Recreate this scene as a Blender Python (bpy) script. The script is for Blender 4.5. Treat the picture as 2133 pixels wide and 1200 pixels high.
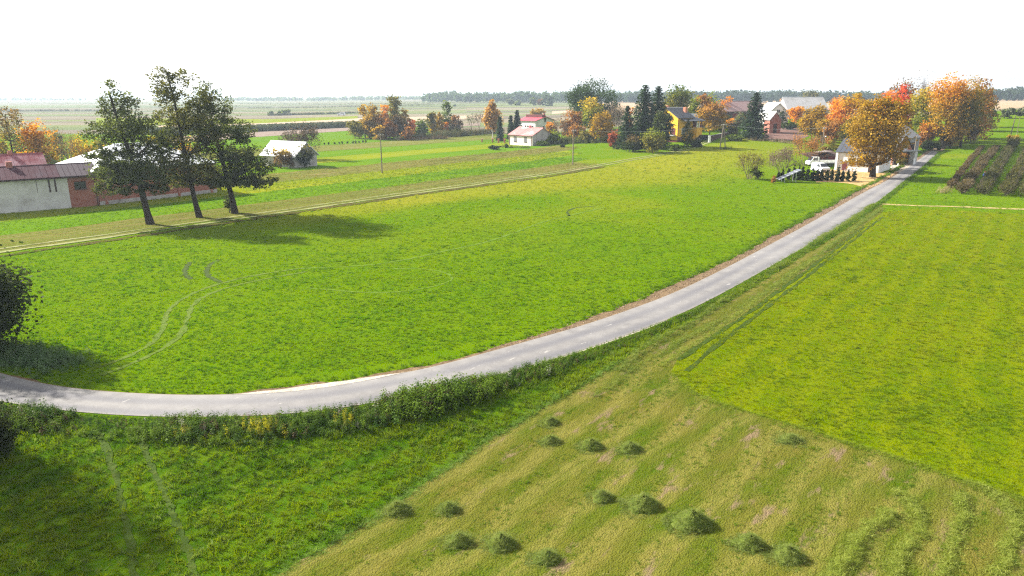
import bpy, math, random
import numpy as np
from mathutils import Vector, Matrix
from mathutils.geometry import delaunay_2d_cdt

for o in list(bpy.data.objects):
    bpy.data.objects.remove(o)
SC = bpy.context.scene
COL = SC.collection
R = math.radians

# ------------------------------------------------------------------ camera
CAM_H = 16.0
FPX = 1478.0                       # focal length in photo pixels (2133 wide)
PITCH = math.atan(402 / FPX)
cam = bpy.data.cameras.new('camera')
cam.sensor_width = 36.0
cam.lens = 36.0 * FPX / 2133.0
cam.clip_start = 0.5
cam.clip_end = 9000
camo = bpy.data.objects.new('camera', cam)
COL.objects.link(camo)
camo.location = (0, 0, CAM_H)
camo.rotation_euler = (math.pi / 2 - PITCH, 0, 0)
SC.camera = camo

# ------------------------------------------------------------------ light
SUN_EL = R(31)
SUN_DIR = Vector((-0.90, 0.44, 0)).normalized()       # towards the sun, in plan
world = bpy.data.worlds.new('World')
SC.world = world
world.use_nodes = True
wn = world.node_tree.nodes
wl = world.node_tree.links
wn.clear()
sky = wn.new('ShaderNodeTexSky')
sky.sky_type = 'NISHITA'
sky.sun_disc = False
sky.sun_elevation = SUN_EL
sky.sun_rotation = math.atan2(SUN_DIR.x, SUN_DIR.y)
sky.air_density = 1.0
sky.dust_density = 2.0
sky.ozone_density = 1.0
hs = wn.new('ShaderNodeHueSaturation')               # a milky, hazy sky
hs.inputs['Saturation'].default_value = 0.55
bg = wn.new('ShaderNodeBackground')
bg.inputs['Strength'].default_value = 0.066
wo = wn.new('ShaderNodeOutputWorld')
wl.new(sky.outputs[0], hs.inputs['Color'])
veil = wn.new('ShaderNodeMix'); veil.data_type = 'RGBA'            # thin even veil of high white cloud
veil.inputs[0].default_value = 0.65
veil.inputs[7].default_value = (5.9, 6.05, 6.3, 1)
wl.new(hs.outputs[0], veil.inputs[6])
wl.new(veil.outputs[2], bg.inputs['Color'])
wl.new(bg.outputs[0], wo.inputs['Surface'])
sun = bpy.data.lights.new('sun', 'SUN')
sun.energy = 5.0
sun.angle = R(1.6)
sun.color = (1.0, 0.955, 0.87)
suno = bpy.data.objects.new('sun', sun)
COL.objects.link(suno)
sv = Vector((SUN_DIR.x * math.cos(SUN_EL), SUN_DIR.y * math.cos(SUN_EL), math.sin(SUN_EL)))
suno.rotation_euler = sv.to_track_quat('Z', 'Y').to_euler()

SC.view_settings.view_transform = 'Standard'
SC.view_settings.look = 'None'
SC.view_settings.gamma = 1.0
SC.view_settings.use_curve_mapping = False
SC.view_settings.exposure = 1.72
SC.render.engine = 'CYCLES'
SC.cycles.max_bounces = 6
SC.cycles.diffuse_bounces = 3
SC.cycles.glossy_bounces = 2
SC.cycles.transmission_bounces = 3
SC.cycles.transparent_max_bounces = 4
SC.cycles.volume_bounces = 0
SC.cycles.use_denoising = False
SC.cycles.filter_width = 1.25
SC.cycles.sample_clamp_indirect = 4.0

rng = np.random.default_rng(7)
random.seed(7)

# ------------------------------------------------------------------ terrain shape
def S(x, a, b):
    t = np.clip((np.asarray(x, float) - a) / (b - a), 0, 1)
    return t * t * (3 - 2 * t)

def vnoise(x, y, seed=0):
    x = np.asarray(x, float); y = np.asarray(y, float)
    xi = np.floor(x).astype(np.int64); yi = np.floor(y).astype(np.int64)
    fx = x - xi; fy = y - yi
    fx = fx * fx * (3 - 2 * fx); fy = fy * fy * (3 - 2 * fy)
    def h(a, b):
        n = (a * 374761393 + b * 668265263 + seed * 982451653) & 0x7fffffff
        n = ((n ^ (n >> 13)) * 1274126177) & 0x7fffffff
        n = (n ^ (n >> 16)) & 0xffff
        return n / 65535.0
    return ((h(xi, yi) * (1 - fx) + h(xi + 1, yi) * fx) * (1 - fy)
            + (h(xi, yi + 1) * (1 - fx) + h(xi + 1, yi + 1) * fx) * fy)

def fbm(x, y, seed=0, oct=4):
    a = 0; w = 0.5; t = 0
    for i in range(oct):
        a = a + w * vnoise(x, y, seed + i * 17); t += w
        x = np.asarray(x) * 2.03 + 5.1; y = np.asarray(y) * 2.03 + 1.7; w *= 0.5
    return a / t

def H0(x, y):
    x = np.asarray(x, float); y = np.asarray(y, float)
    t = x / np.maximum(y, 40)
    return ((6.5 * S(t, 0, .3) + 4 * S(t, .5, .72)) * S(y, 120, 330)
            + 5 * S(y, 450, 1100) * S(t, -.35, -.05) * (1 - S(t, 0, .3)))

# low bank on the outside of the road bend
BANK = np.array([(-60, 31.5), (-40, 34.0), (-26, 33.9), (-19, 32.9), (-14, 32.8), (-9.2, 33.5), (-4.5, 36.0), (1, 39.7), (7.7, 45.4)])
def seg_dist(x, y, pl):
    x = np.asarray(x, float); y = np.asarray(y, float)
    best = np.full(np.broadcast(x, y).shape, 1e9); side = np.zeros_like(best); along = np.zeros_like(best)
    for i in range(len(pl) - 1):
        ax, ay = pl[i]; bx, by = pl[i + 1]
        dx, dy = bx - ax, by - ay
        l2 = dx * dx + dy * dy
        t = np.clip(((x - ax) * dx + (y - ay) * dy) / l2, 0, 1)
        d = np.hypot(x - ax - t * dx, y - ay - t * dy)
        s = (x - ax) * dy - (y - ay) * dx
        m = d < best
        best = np.where(m, d, best); side = np.where(m, np.sign(s), side); along = np.where(m, ax + t * dx, along)
    return best, side, along

def H(x, y):
    z = H0(x, y)
    x = np.asarray(x, float); y = np.asarray(y, float)
    near = (y < 60) & (y > 5) & (np.abs(x) < 80)
    if np.any(near):
        d, s, al = seg_dist(x, y, BANK)
        z = z - np.where(near & (s > 0), 0.6 * S(d, 0.3, 5.8) * (1 - S(d, 10, 24)) * (1 - S(al, -8, 7)), 0)
    return z

CP, SP = math.cos(PITCH), math.sin(PITCH)
def P(px, py):
    """ground point that the photograph shows at pixel px, py"""
    u = (px - 1066.5) / FPX; v = (py - 600) / FPX
    d = (u, CP - v * SP, -SP - v * CP)
    ts = 8 * 1.012 ** np.arange(520)
    zz = CAM_H + d[2] * ts - H(d[0] * ts, d[1] * ts)
    k = np.argmax(zz < 0)
    if zz[k] >= 0: k = len(ts) - 1
    lo, hi = ts[max(k - 1, 0)], ts[k]
    for _ in range(26):
        m = (lo + hi) / 2
        if CAM_H + d[2] * m < float(H(d[0] * m, d[1] * m)): hi = m
        else: lo = m
    return np.array([d[0] * hi, d[1] * hi, float(H(d[0] * hi, d[1] * hi))])

def zat(y, ty):
    """height above sea of something at depth y seen at image row ty"""
    v = (600 - ty) / FPX
    return CAM_H + (v * y * CP - y * SP) / (CP + v * SP)

def scale_at(p):
    return (p[1] * CP - (p[2] - CAM_H) * SP) / FPX          # metres per photo pixel

# ------------------------------------------------------------------ materials
MATS = {}
def mat(name, build):
    if name in MATS: return MATS[name]
    m = bpy.data.materials.new(name); m.use_nodes = True
    nt = m.node_tree; nt.nodes.clear()
    out = nt.nodes.new('ShaderNodeOutputMaterial')
    build(nt, out)
    MATS[name] = m
    return m

def N(nt, t, **kw):
    n = nt.nodes.new('ShaderNode' + t)
    for k, v in kw.items():
        if k in n.inputs.keys() if isinstance(k, str) else False: n.inputs[k].default_value = v
        else: setattr(n, k, v)
    return n

def L(nt, a, b): nt.links.new(a, b)

def coords(nt, kind='Position'):
    if kind == 'Position': return N(nt, 'NewGeometry').outputs['Position']
    return N(nt, 'TexCoord').outputs[kind]

def noise(nt, vec, scale, detail=4, rough=0.55, stretch=None, rot=0):
    if stretch or rot:
        mp = N(nt, 'Mapping'); L(nt, vec, mp.inputs['Vector'])
        mp.vector_type = 'TEXTURE'                   # rot = heading of the long axis
        mp.inputs['Rotation'].default_value[2] = rot
        if stretch: mp.inputs['Scale'].default_value = tuple(1 / q for q in stretch)
        vec = mp.outputs[0]
    n = N(nt, 'TexNoise'); L(nt, vec, n.inputs['Vector'])
    n.inputs['Scale'].default_value = scale; n.inputs['Detail'].default_value = detail; n.inputs['Roughness'].default_value = rough
    return n.outputs['Fac']

def ramp(nt, fac, stops, interp='LINEAR'):
    r = N(nt, 'ValToRGB'); r.color_ramp.interpolation = interp
    els = r.color_ramp.elements
    while len(els) < len(stops): els.new(0.5)
    for e, (p, c) in zip(els, stops):
        e.position = p; e.color = (*c, 1) if len(c) == 3 else c
    L(nt, fac, r.inputs['Fac'])
    return r.outputs['Color']

def mixc(nt, fac, a, b, blend='MIX'):
    m = N(nt, 'Mix'); m.data_type = 'RGBA'; m.blend_type = blend
    if isinstance(fac, (int, float)): m.inputs[0].default_value = fac
    else: L(nt, fac, m.inputs[0])
    for i, c in ((6, a), (7, b)):
        if isinstance(c, tuple): m.inputs[i].default_value = (*c, 1)
        else: L(nt, c, m.inputs[i])
    return m.outputs[2]

def rng_map(nt, val, a, b, c=0.0, d=1.0):
    m = N(nt, 'MapRange'); L(nt, val, m.inputs[0])
    for i, q in enumerate((a, b, c, d)): m.inputs[i + 1].default_value = q
    return m.outputs[0]

def bump(nt, h, strength, dist):
    b = N(nt, 'Bump'); b.inputs['Strength'].default_value = strength; b.inputs['Distance'].default_value = dist
    L(nt, h, b.inputs['Height'])
    return b.outputs[0]

def bsdf(nt, out, col, rough=0.9, normal=None, spec=0.2, metal=0.0):
    p = N(nt, 'BsdfPrincipled')
    if isinstance(col, tuple): p.inputs['Base Color'].default_value = (*col, 1)
    else: L(nt, col, p.inputs['Base Color'])
    if isinstance(rough, float): p.inputs['Roughness'].default_value = rough
    else: L(nt, rough, p.inputs['Roughness'])
    p.inputs['Specular IOR Level'].default_value = spec
    p.inputs['Metallic'].default_value = metal
    if normal is not None: L(nt, normal, p.inputs['Normal'])
    L(nt, p.outputs[0], out.inputs['Surface'])
    return p

def attr(nt, name, typ='GEOMETRY'):
    a = N(nt, 'Attribute'); a.attribute_type = typ; a.attribute_name = name
    return a

def m_leaf(nt, out, typ='GEOMETRY', trans=0.5):
    c = attr(nt, 'col', typ).outputs['Color']
    d = N(nt, 'BsdfDiffuse'); L(nt, c, d.inputs['Color'])
    t = N(nt, 'BsdfTranslucent')
    L(nt, mixc(nt, 1.0, c, (1.0, 1.0, 0.5), 'MULTIPLY'), t.inputs['Color'])
    mx = N(nt, 'MixShader'); mx.inputs[0].default_value = trans
    L(nt, d.outputs[0], mx.inputs[1]); L(nt, t.outputs[0], mx.inputs[2])
    g = N(nt, 'BsdfGlossy'); g.inputs['Roughness'].default_value = 0.55; g.inputs['Color'].default_value = (1, 1, 1, 1)
    m2 = N(nt, 'MixShader'); m2.inputs[0].default_value = 0.006
    L(nt, mx.outputs[0], m2.inputs[1]); L(nt, g.outputs[0], m2.inputs[2])
    L(nt, m2.outputs[0], out.inputs['Surface'])
LEAF = mat('leaf', m_leaf)
BLADE = mat('blade', lambda nt, o: m_leaf(nt, o, 'INSTANCER', 0.5))
def m_inst_dull(nt, out):
    bsdf(nt, out, attr(nt, 'col', 'INSTANCER').outputs['Color'], 0.95)
CLOD = mat('clod', m_inst_dull)

def field_mat(name, cols, patch=0.12, fine=3.0, stretch=None, rot=0, soil=None, soil_amt=0.0, bump_s=0.5, fine2=14.0, rows=None):
    """vegetated ground: broad patches, medium mottling, fine speckle"""
    def b(nt, out):
        p = coords(nt)
        broad = noise(nt, p, patch, 3, 0.5)
        med = noise(nt, p, fine * 0.25, 4, 0.6, stretch, rot)
        fin = noise(nt, p, fine, 5, 0.65, stretch, rot)
        spk = noise(nt, p, fine2, 2, 0.6)
        c1 = ramp(nt, broad, [(0.36, cols[0]), (0.64, cols[1])])
        c2 = ramp(nt, med, [(0.38, cols[2]), (0.62, cols[3])])
        c = mixc(nt, 0.5, c1, c2)
        c = mixc(nt, rng_map(nt, fin, 0.35, 0.68, 0.0, 0.6), c, cols[4])
        c = mixc(nt, rng_map(nt, spk, 0.42, 0.75, 0.0, 0.45), c, tuple(q * 0.45 for q in cols[0]))
        if rows:                                      # drilled or mown rows: spacing, heading, colour, strength
            mp = N(nt, 'Mapping'); mp.vector_type = 'TEXTURE'; L(nt, p, mp.inputs['Vector']); mp.inputs['Rotation'].default_value[2] = rows[1]
            sx = N(nt, 'SeparateXYZ'); L(nt, mp.outputs[0], sx.inputs[0])
            ds = N(nt, 'Math'); ds.operation = 'MULTIPLY_ADD'; L(nt, noise(nt, p, 0.16, 3, 0.6), ds.inputs[0]); ds.inputs[1].default_value = rows[0] * 1.6; L(nt, sx.outputs[1], ds.inputs[2])
            mu = N(nt, 'Math'); mu.operation = 'MULTIPLY'; L(nt, ds.outputs[0], mu.inputs[0]); mu.inputs[1].default_value = 6.2832 / rows[0]
            sn_ = N(nt, 'Math'); sn_.operation = 'SINE'; L(nt, mu.outputs[0], sn_.inputs[0])
            am = N(nt, 'Math'); am.operation = 'MULTIPLY'; L(nt, rng_map(nt, sn_.outputs[0], -0.3, 0.8, 0.0, rows[3]), am.inputs[0]); L(nt, rng_map(nt, fin, 0.3, 0.6, 0.35, 1.0), am.inputs[1])
            c = mixc(nt, am.outputs[0], c, rows[2])
        if soil:
            sn = noise(nt, p, fine * 0.3, 5, 0.65, stretch, rot)
            c = mixc(nt, rng_map(nt, sn, 0.64 - soil_amt * 0.3, 0.74 - soil_amt * 0.3), c, soil)
        hgt = N(nt, 'Math'); hgt.operation = 'ADD'; L(nt, fin, hgt.inputs[0]); L(nt, spk, hgt.inputs[1])
        bsdf(nt, out, c, 1.0, bump(nt, hgt.outputs[0], bump_s, 0.12), 0.0)
    return mat(name, b)

GREEN = [(0.056, 0.118, 0.001), (0.095, 0.148, 0.001), (0.058, 0.122, 0.001), (0.112, 0.158, 0.001), (0.080, 0.135, 0.001)]

def m_ground(nt, out):
    p = coords(nt)
    broad = noise(nt, p, 0.05, 3, 0.5)
    med = noise(nt, p, 0.6, 4, 0.6)
    fin = noise(nt, p, 3.0, 5, 0.65)
    spk = noise(nt, p, 13.0, 2, 0.6)
    c = mixc(nt, 0.5, ramp(nt, broad, [(0.36, GREEN[0]), (0.64, GREEN[1])]), ramp(nt, med, [(0.38, GREEN[2]), (0.62, GREEN[3])]))
    c = mixc(nt, rng_map(nt, fin, 0.35, 0.68, 0.0, 0.6), c, GREEN[4])
    c = mixc(nt, rng_map(nt, spk, 0.42, 0.75, 0.0, 0.45), c, (0.03, 0.08, 0.003))
    dry = attr(nt, 'dry').outputs['Fac']
    dn = noise(nt, p, 0.8, 5, 0.65)
    df = N(nt, 'Math'); df.operation = 'MULTIPLY'; L(nt, dry, df.inputs[0]); L(nt, rng_map(nt, dn, 0.3, 0.6, 0.55, 1.0), df.inputs[1])
    c = mixc(nt, df.outputs[0], c, mixc(nt, fin, (0.13, 0.155, 0.004), (0.21, 0.18, 0.02)))
    # far away: long strip fields in many tints
    mp = N(nt, 'Mapping'); L(nt, p, mp.inputs['Vector']); mp.inputs['Rotation'].default_value[2] = R(-9)
    sx = N(nt, 'SeparateXYZ'); L(nt, mp.outputs[0], sx.inputs[0])
    def cell(o, w):
        d = N(nt, 'Math'); d.operation = 'DIVIDE'; L(nt, o, d.inputs[0]); d.inputs[1].default_value = w
        f = N(nt, 'Math'); f.operation = 'FLOOR'; L(nt, d.outputs[0], f.inputs[0]); return f.outputs[0]
    cy = cell(sx.outputs[1], 31.0)
    sh = N(nt, 'Math'); sh.operation = 'MULTIPLY_ADD'; L(nt, cy, sh.inputs[0]); sh.inputs[1].default_value = 137.0; L(nt, sx.outputs[0], sh.inputs[2])
    cx = cell(sh.outputs[0], 420.0)
    cb = N(nt, 'CombineXYZ'); L(nt, cx, cb.inputs[0]); L(nt, cy, cb.inputs[1])
    w = N(nt, 'TexWhiteNoise'); w.noise_dimensions = '2D'; L(nt, cb.outputs[0], w.inputs['Vector'])
    fc = ramp(nt, w.outputs['Value'], [(0.0, (0.15, 0.125, 0.095)), (0.16, (0.11, 0.14, 0.06)), (0.30, (0.20, 0.17, 0.12)), (0.44, (0.085, 0.11, 0.055)),
                                       (0.56, (0.115, 0.10, 0.08)), (0.66, (0.14, 0.165, 0.06)), (0.80, (0.075, 0.09, 0.055)), (0.9, (0.17, 0.15, 0.10))], 'CONSTANT')
    fc = mixc(nt, rng_map(nt, noise(nt, p, 0.12, 4, 0.6, (0.25, 1.6, 1), R(9)), 0.3, 0.7, 0.0, 0.5), fc, (0.10, 0.09, 0.05))
    c = mixc(nt, attr(nt, 'far').outputs['Fac'], c, fc)
    c = mixc(nt, attr(nt, 'stubble').outputs['Fac'], c, mixc(nt, noise(nt, p, 0.35, 4, 0.6, (0.3, 1.6, 1), R(40)), (0.23, 0.16, 0.10), (0.36, 0.26, 0.17)))
    hgt = N(nt, 'Math'); hgt.operation = 'ADD'; L(nt, fin, hgt.inputs[0]); L(nt, spk, hgt.inputs[1])
    bsdf(nt, out, c, 1.0, bump(nt, hgt.outputs[0], 0.5, 0.12), 0.0)
GROUND = mat('ground', m_ground)

def m_asphalt(nt, out):
    p = coords(nt)
    a = attr(nt, 'col').outputs['Color']          # across-road coordinate in x (wheel paths)
    s = N(nt, 'SeparateColor'); L(nt, a, s.inputs[0])
    spk = noise(nt, p, 30.0, 2, 0.7); med = noise(nt, p, 0.9, 5, 0.65); big = noise(nt, p, 0.10, 3, 0.5)
    c = ramp(nt, med, [(0.3, (0.118, 0.110, 0.106)), (0.7, (0.185, 0.174, 0.164))])
    wv = N(nt, 'Math'); wv.operation = 'SINE'
    mu = N(nt, 'Math'); mu.operation = 'MULTIPLY'; L(nt, s.outputs[0], mu.inputs[0]); mu.inputs[1].default_value = 12.57
    L(nt, mu.outputs[0], wv.inputs[0])
    ad = N(nt, 'Math'); ad.operation = 'MULTIPLY'; L(nt, wv.outputs[0], ad.inputs[0]); L(nt, rng_map(nt, med, 0.2, 0.8, 0.2, 1.0), ad.inputs[1])
    c = mixc(nt, rng_map(nt, ad.outputs[0], -0.7, 0.5, 0.25, 1.0), (0.078, 0.076, 0.088), c)
    c = mixc(nt, rng_map(nt, big, 0.45, 0.65, 0.0, 0.4), c, (0.21, 0.20, 0.195))
    patch = noise(nt, p, 0.9, 3, 0.5, (0.8, 2.4, 1), R(52))
    c = mixc(nt, rng_map(nt, patch, 0.68, 0.72, 0.0, 0.6), c, (0.34, 0.32, 0.29))
    crack = N(nt, 'TexVoronoi'); crack.feature = 'DISTANCE_TO_EDGE'; L(nt, p, crack.inputs['Vector']); crack.inputs['Scale'].default_value = 0.35
    c = mixc(nt, rng_map(nt, crack.outputs['Distance'], 0.0, 0.010, 0.16, 0.0), c, (0.05, 0.048, 0.05))
    edge = rng_map(nt, s.outputs[1], 0.0, 0.07, 0.6, 0.0)
    en = N(nt, 'Math'); en.operation = 'MULTIPLY'; L(nt, edge, en.inputs[0]); L(nt, rng_map(nt, noise(nt, p, 1.6, 5, 0.7), 0.35, 0.6), en.inputs[1])
    c = mixc(nt, en.outputs[0], c, (0.24, 0.20, 0.15))
    c = mixc(nt, rng_map(nt, spk, 0.4, 0.8, 0.0, 0.35), c, (0.30, 0.29, 0.29))
    bsdf(nt, out, c, 0.85, bump(nt, spk, 0.25, 0.02), 0.25)
ASPHALT = mat('asphalt', m_asphalt)

def soil_mat(name, a, b, c, scale=2.5, stretch=None, rot=0, bs=0.8):
    def f(nt, out):
        p = coords(nt)
        n1 = noise(nt, p, scale, 6, 0.7, stretch, rot); n2 = noise(nt, p, scale * 0.2, 3, 0.5)
        col = ramp(nt, n1, [(0.28, a), (0.5, b), (0.72, c)])
        col = mixc(nt, rng_map(nt, n2, 0.35, 0.7, 0.0, 0.5), col, a)
        bsdf(nt, out, col, 0.97, bump(nt, n1, bs, 0.15), 0.1)
    return mat(name, f)
DIRT = soil_mat('dirt verge', (0.075, 0.05, 0.025), (0.15, 0.10, 0.055), (0.26, 0.19, 0.115), 3.0)
SANDY = soil_mat('sandy shoulder', (0.32, 0.27, 0.21), (0.42, 0.37, 0.31), (0.5, 0.46, 0.40), 4.0)
PLOUGH = soil_mat('ploughed soil', (0.09, 0.05, 0.04), (0.15, 0.085, 0.07), (0.22, 0.13, 0.10), 1.2, (0.4, 2.2, 1), R(35))
LEAFLITTER = soil_mat('leaf litter', (0.26, 0.16, 0.06), (0.40, 0.26, 0.10), (0.46, 0.37, 0.24), 1.6)
TRACKM = soil_mat('worn track', (0.12, 0.145, 0.03), (0.19, 0.19, 0.07), (0.28, 0.26, 0.15), 1.4)
RUTM = soil_mat('pressed grass', (0.05, 0.095, 0.003), (0.078, 0.118, 0.007), (0.125, 0.14, 0.025), 2.6)
RUTF = soil_mat('faintly pressed grass', (0.06, 0.125, 0.004), (0.085, 0.14, 0.008), (0.12, 0.155, 0.015), 2.2)
RUTG = soil_mat('flattened long grass', (0.028, 0.055, 0.003), (0.042, 0.07, 0.004), (0.07, 0.085, 0.012), 2.6)
RUTD = soil_mat('dark rut and grass shadow', (0.022, 0.04, 0.003), (0.034, 0.058, 0.003), (0.05, 0.075, 0.004), 2.2)  # dark green for ruts; also paints the tall grass shadow at the meadow edge

def simple(name, col, rough=0.8, var=0.25, scale=3.0, spec=0.2, metal=0.0, dirt=None, coord='Object'):
    def f(nt, out):
        p = coords(nt, coord)
        n1 = noise(nt, p, scale, 5, 0.65)
        c = mixc(nt, rng_map(nt, n1, 0.3, 0.7, 0.0, var), col, tuple(q * 0.55 for q in col))
        if dirt: c = mixc(nt, rng_map(nt, noise(nt, p, scale * 0.35, 5, 0.7), 0.48, 0.7, 0.0, 0.8), c, dirt)
        bsdf(nt, out, c, rough, bump(nt, n1, 0.15, 0.03), spec, metal)
    return mat(name, f)

def brick_mat(name, c1, c2, mortar):
    def f(nt, out):
        p = coords(nt, 'Object')
        sx = N(nt, 'SeparateXYZ'); L(nt, p, sx.inputs[0])
        ad = N(nt, 'Math'); L(nt, sx.outputs[0], ad.inputs[0]); L(nt, sx.outputs[1], ad.inputs[1])
        cb = N(nt, 'CombineXYZ'); L(nt, ad.outputs[0], cb.inputs[0]); L(nt, sx.outputs[2], cb.inputs[1])
        b = N(nt, 'TexBrick'); L(nt, cb.outputs[0], b.inputs['Vector'])
        b.inputs['Color1'].default_value = (*c1, 1); b.inputs['Color2'].default_value = (*c2, 1); b.inputs['Mortar'].default_value = (*mortar, 1)
        b.inputs['Scale'].default_value = 4.0; b.inputs['Mortar Size'].default_value = 0.03
        c = mixc(nt, rng_map(nt, noise(nt, p, 0.8, 5, 0.7), 0.4, 0.72, 0.0, 0.6), b.outputs['Color'], tuple(q * 0.6 for q in c1))
        bsdf(nt, out, c, 0.92, bump(nt, b.outputs['Fac'], -0.3, 0.02), 0.15)
    return mat(name, f)
BRICK = brick_mat('red brick', (0.36, 0.10, 0.065), (0.27, 0.075, 0.05), (0.30, 0.22, 0.18))
BRICKO = brick_mat('orange brick', (0.55, 0.18, 0.09), (0.46, 0.14, 0.07), (0.45, 0.33, 0.25))
PLASTER = simple('grey white plaster', (0.58, 0.57, 0.56), 0.95, 0.35, 1.1, dirt=(0.32, 0.30, 0.29))
CREAM = simple('cream plaster', (0.72, 0.64, 0.55), 0.95, 0.15, 0.9, dirt=(0.5, 0.42, 0.36))
WHITEW = simple('white plaster', (0.75, 0.74, 0.72), 0.95, 0.12, 1.0, dirt=(0.55, 0.53, 0.5))
OLDWALL = simple('stained grey plaster', (0.44, 0.41, 0.40), 0.95, 0.45, 1.6, dirt=(0.2, 0.17, 0.165))
YELLOW = simple('yellow render', (0.70, 0.40, 0.035), 0.9, 0.15, 0.9)
DARKWOOD = simple('dark wood', (0.06, 0.035, 0.03), 0.9, 0.5, 2.0)
MAROON = simple('maroon boards', (0.13, 0.035, 0.035), 0.85, 0.4, 2.0)
WOODPOLE = simple('weathered pole wood', (0.22, 0.18, 0.14), 0.95, 0.5, 4.0)
WHITEP = simple('white paint', (0.78, 0.78, 0.78), 0.6, 0.1, 2.0)
GLASS = simple('window glass', (0.02, 0.025, 0.03), 0.12, 0.0, 1.0, 0.5)
CONC = simple('grey concrete', (0.30, 0.30, 0.31), 0.95, 0.35, 2.0)
STEEL = simple('galvanised steel', (0.42, 0.43, 0.45), 0.5, 0.2, 3.0, 0.5)
RUBBER = simple('rubber', (0.02, 0.02, 0.02), 0.9, 0.1, 2.0)
BARK = simple('bark', (0.045, 0.035, 0.028), 0.98, 0.6, 5.0)
BARKB = simple('birch bark', (0.55, 0.52, 0.48), 0.95, 0.6, 2.5)
TWIG = simple('twig bark', (0.13, 0.095, 0.085), 0.98, 0.4, 5.0)
R_PURPLE = simple('purple red roof sheet', (0.065, 0.024, 0.032), 0.85, 0.35, 0.9, 0.08, dirt=(0.07, 0.05, 0.065))
R_SLATE = simple('grey purple roof felt', (0.09, 0.07, 0.078), 0.9, 0.35, 1.0, 0.08)
R_PINK = simple('faded red roof sheet', (0.20, 0.05, 0.06), 0.8, 0.4, 0.8, 0.1, dirt=(0.36, 0.25, 0.27))
R_PINK2 = simple('worn pink roof sheet', (0.42, 0.17, 0.16), 0.7, 0.3, 0.7, 0.15, dirt=(0.58, 0.45, 0.42))
R_WHITE = simple('bright zinc roof sheet', (0.66, 0.67, 0.69), 0.45, 0.12, 0.8, 0.4)
R_ZINC = simple('old zinc roof sheet', (0.60, 0.61, 0.64), 0.5, 0.25, 1.2, 0.4, dirt=(0.36, 0.37, 0.42))
R_RED = simple('bright red roof sheet', (0.42, 0.06, 0.085), 0.5, 0.15, 1.0, 0.4)
R_BROWN = simple('pale brown roof sheet', (0.30, 0.20, 0.19), 0.8, 0.2, 0.6, 0.1)
R_ASBEST = simple('mossy grey cement sheet', (0.36, 0.35, 0.35), 0.9, 0.4, 1.0, 0.2, dirt=(0.22, 0.21, 0.19))
R_DARK = simple('charcoal tile', (0.055, 0.06, 0.075), 0.6, 0.4, 2.0, 0.35)
R_LIGHT = simple('light zinc', (0.48, 0.51, 0.56), 0.5, 0.2, 1.0, 0.4)

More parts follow.
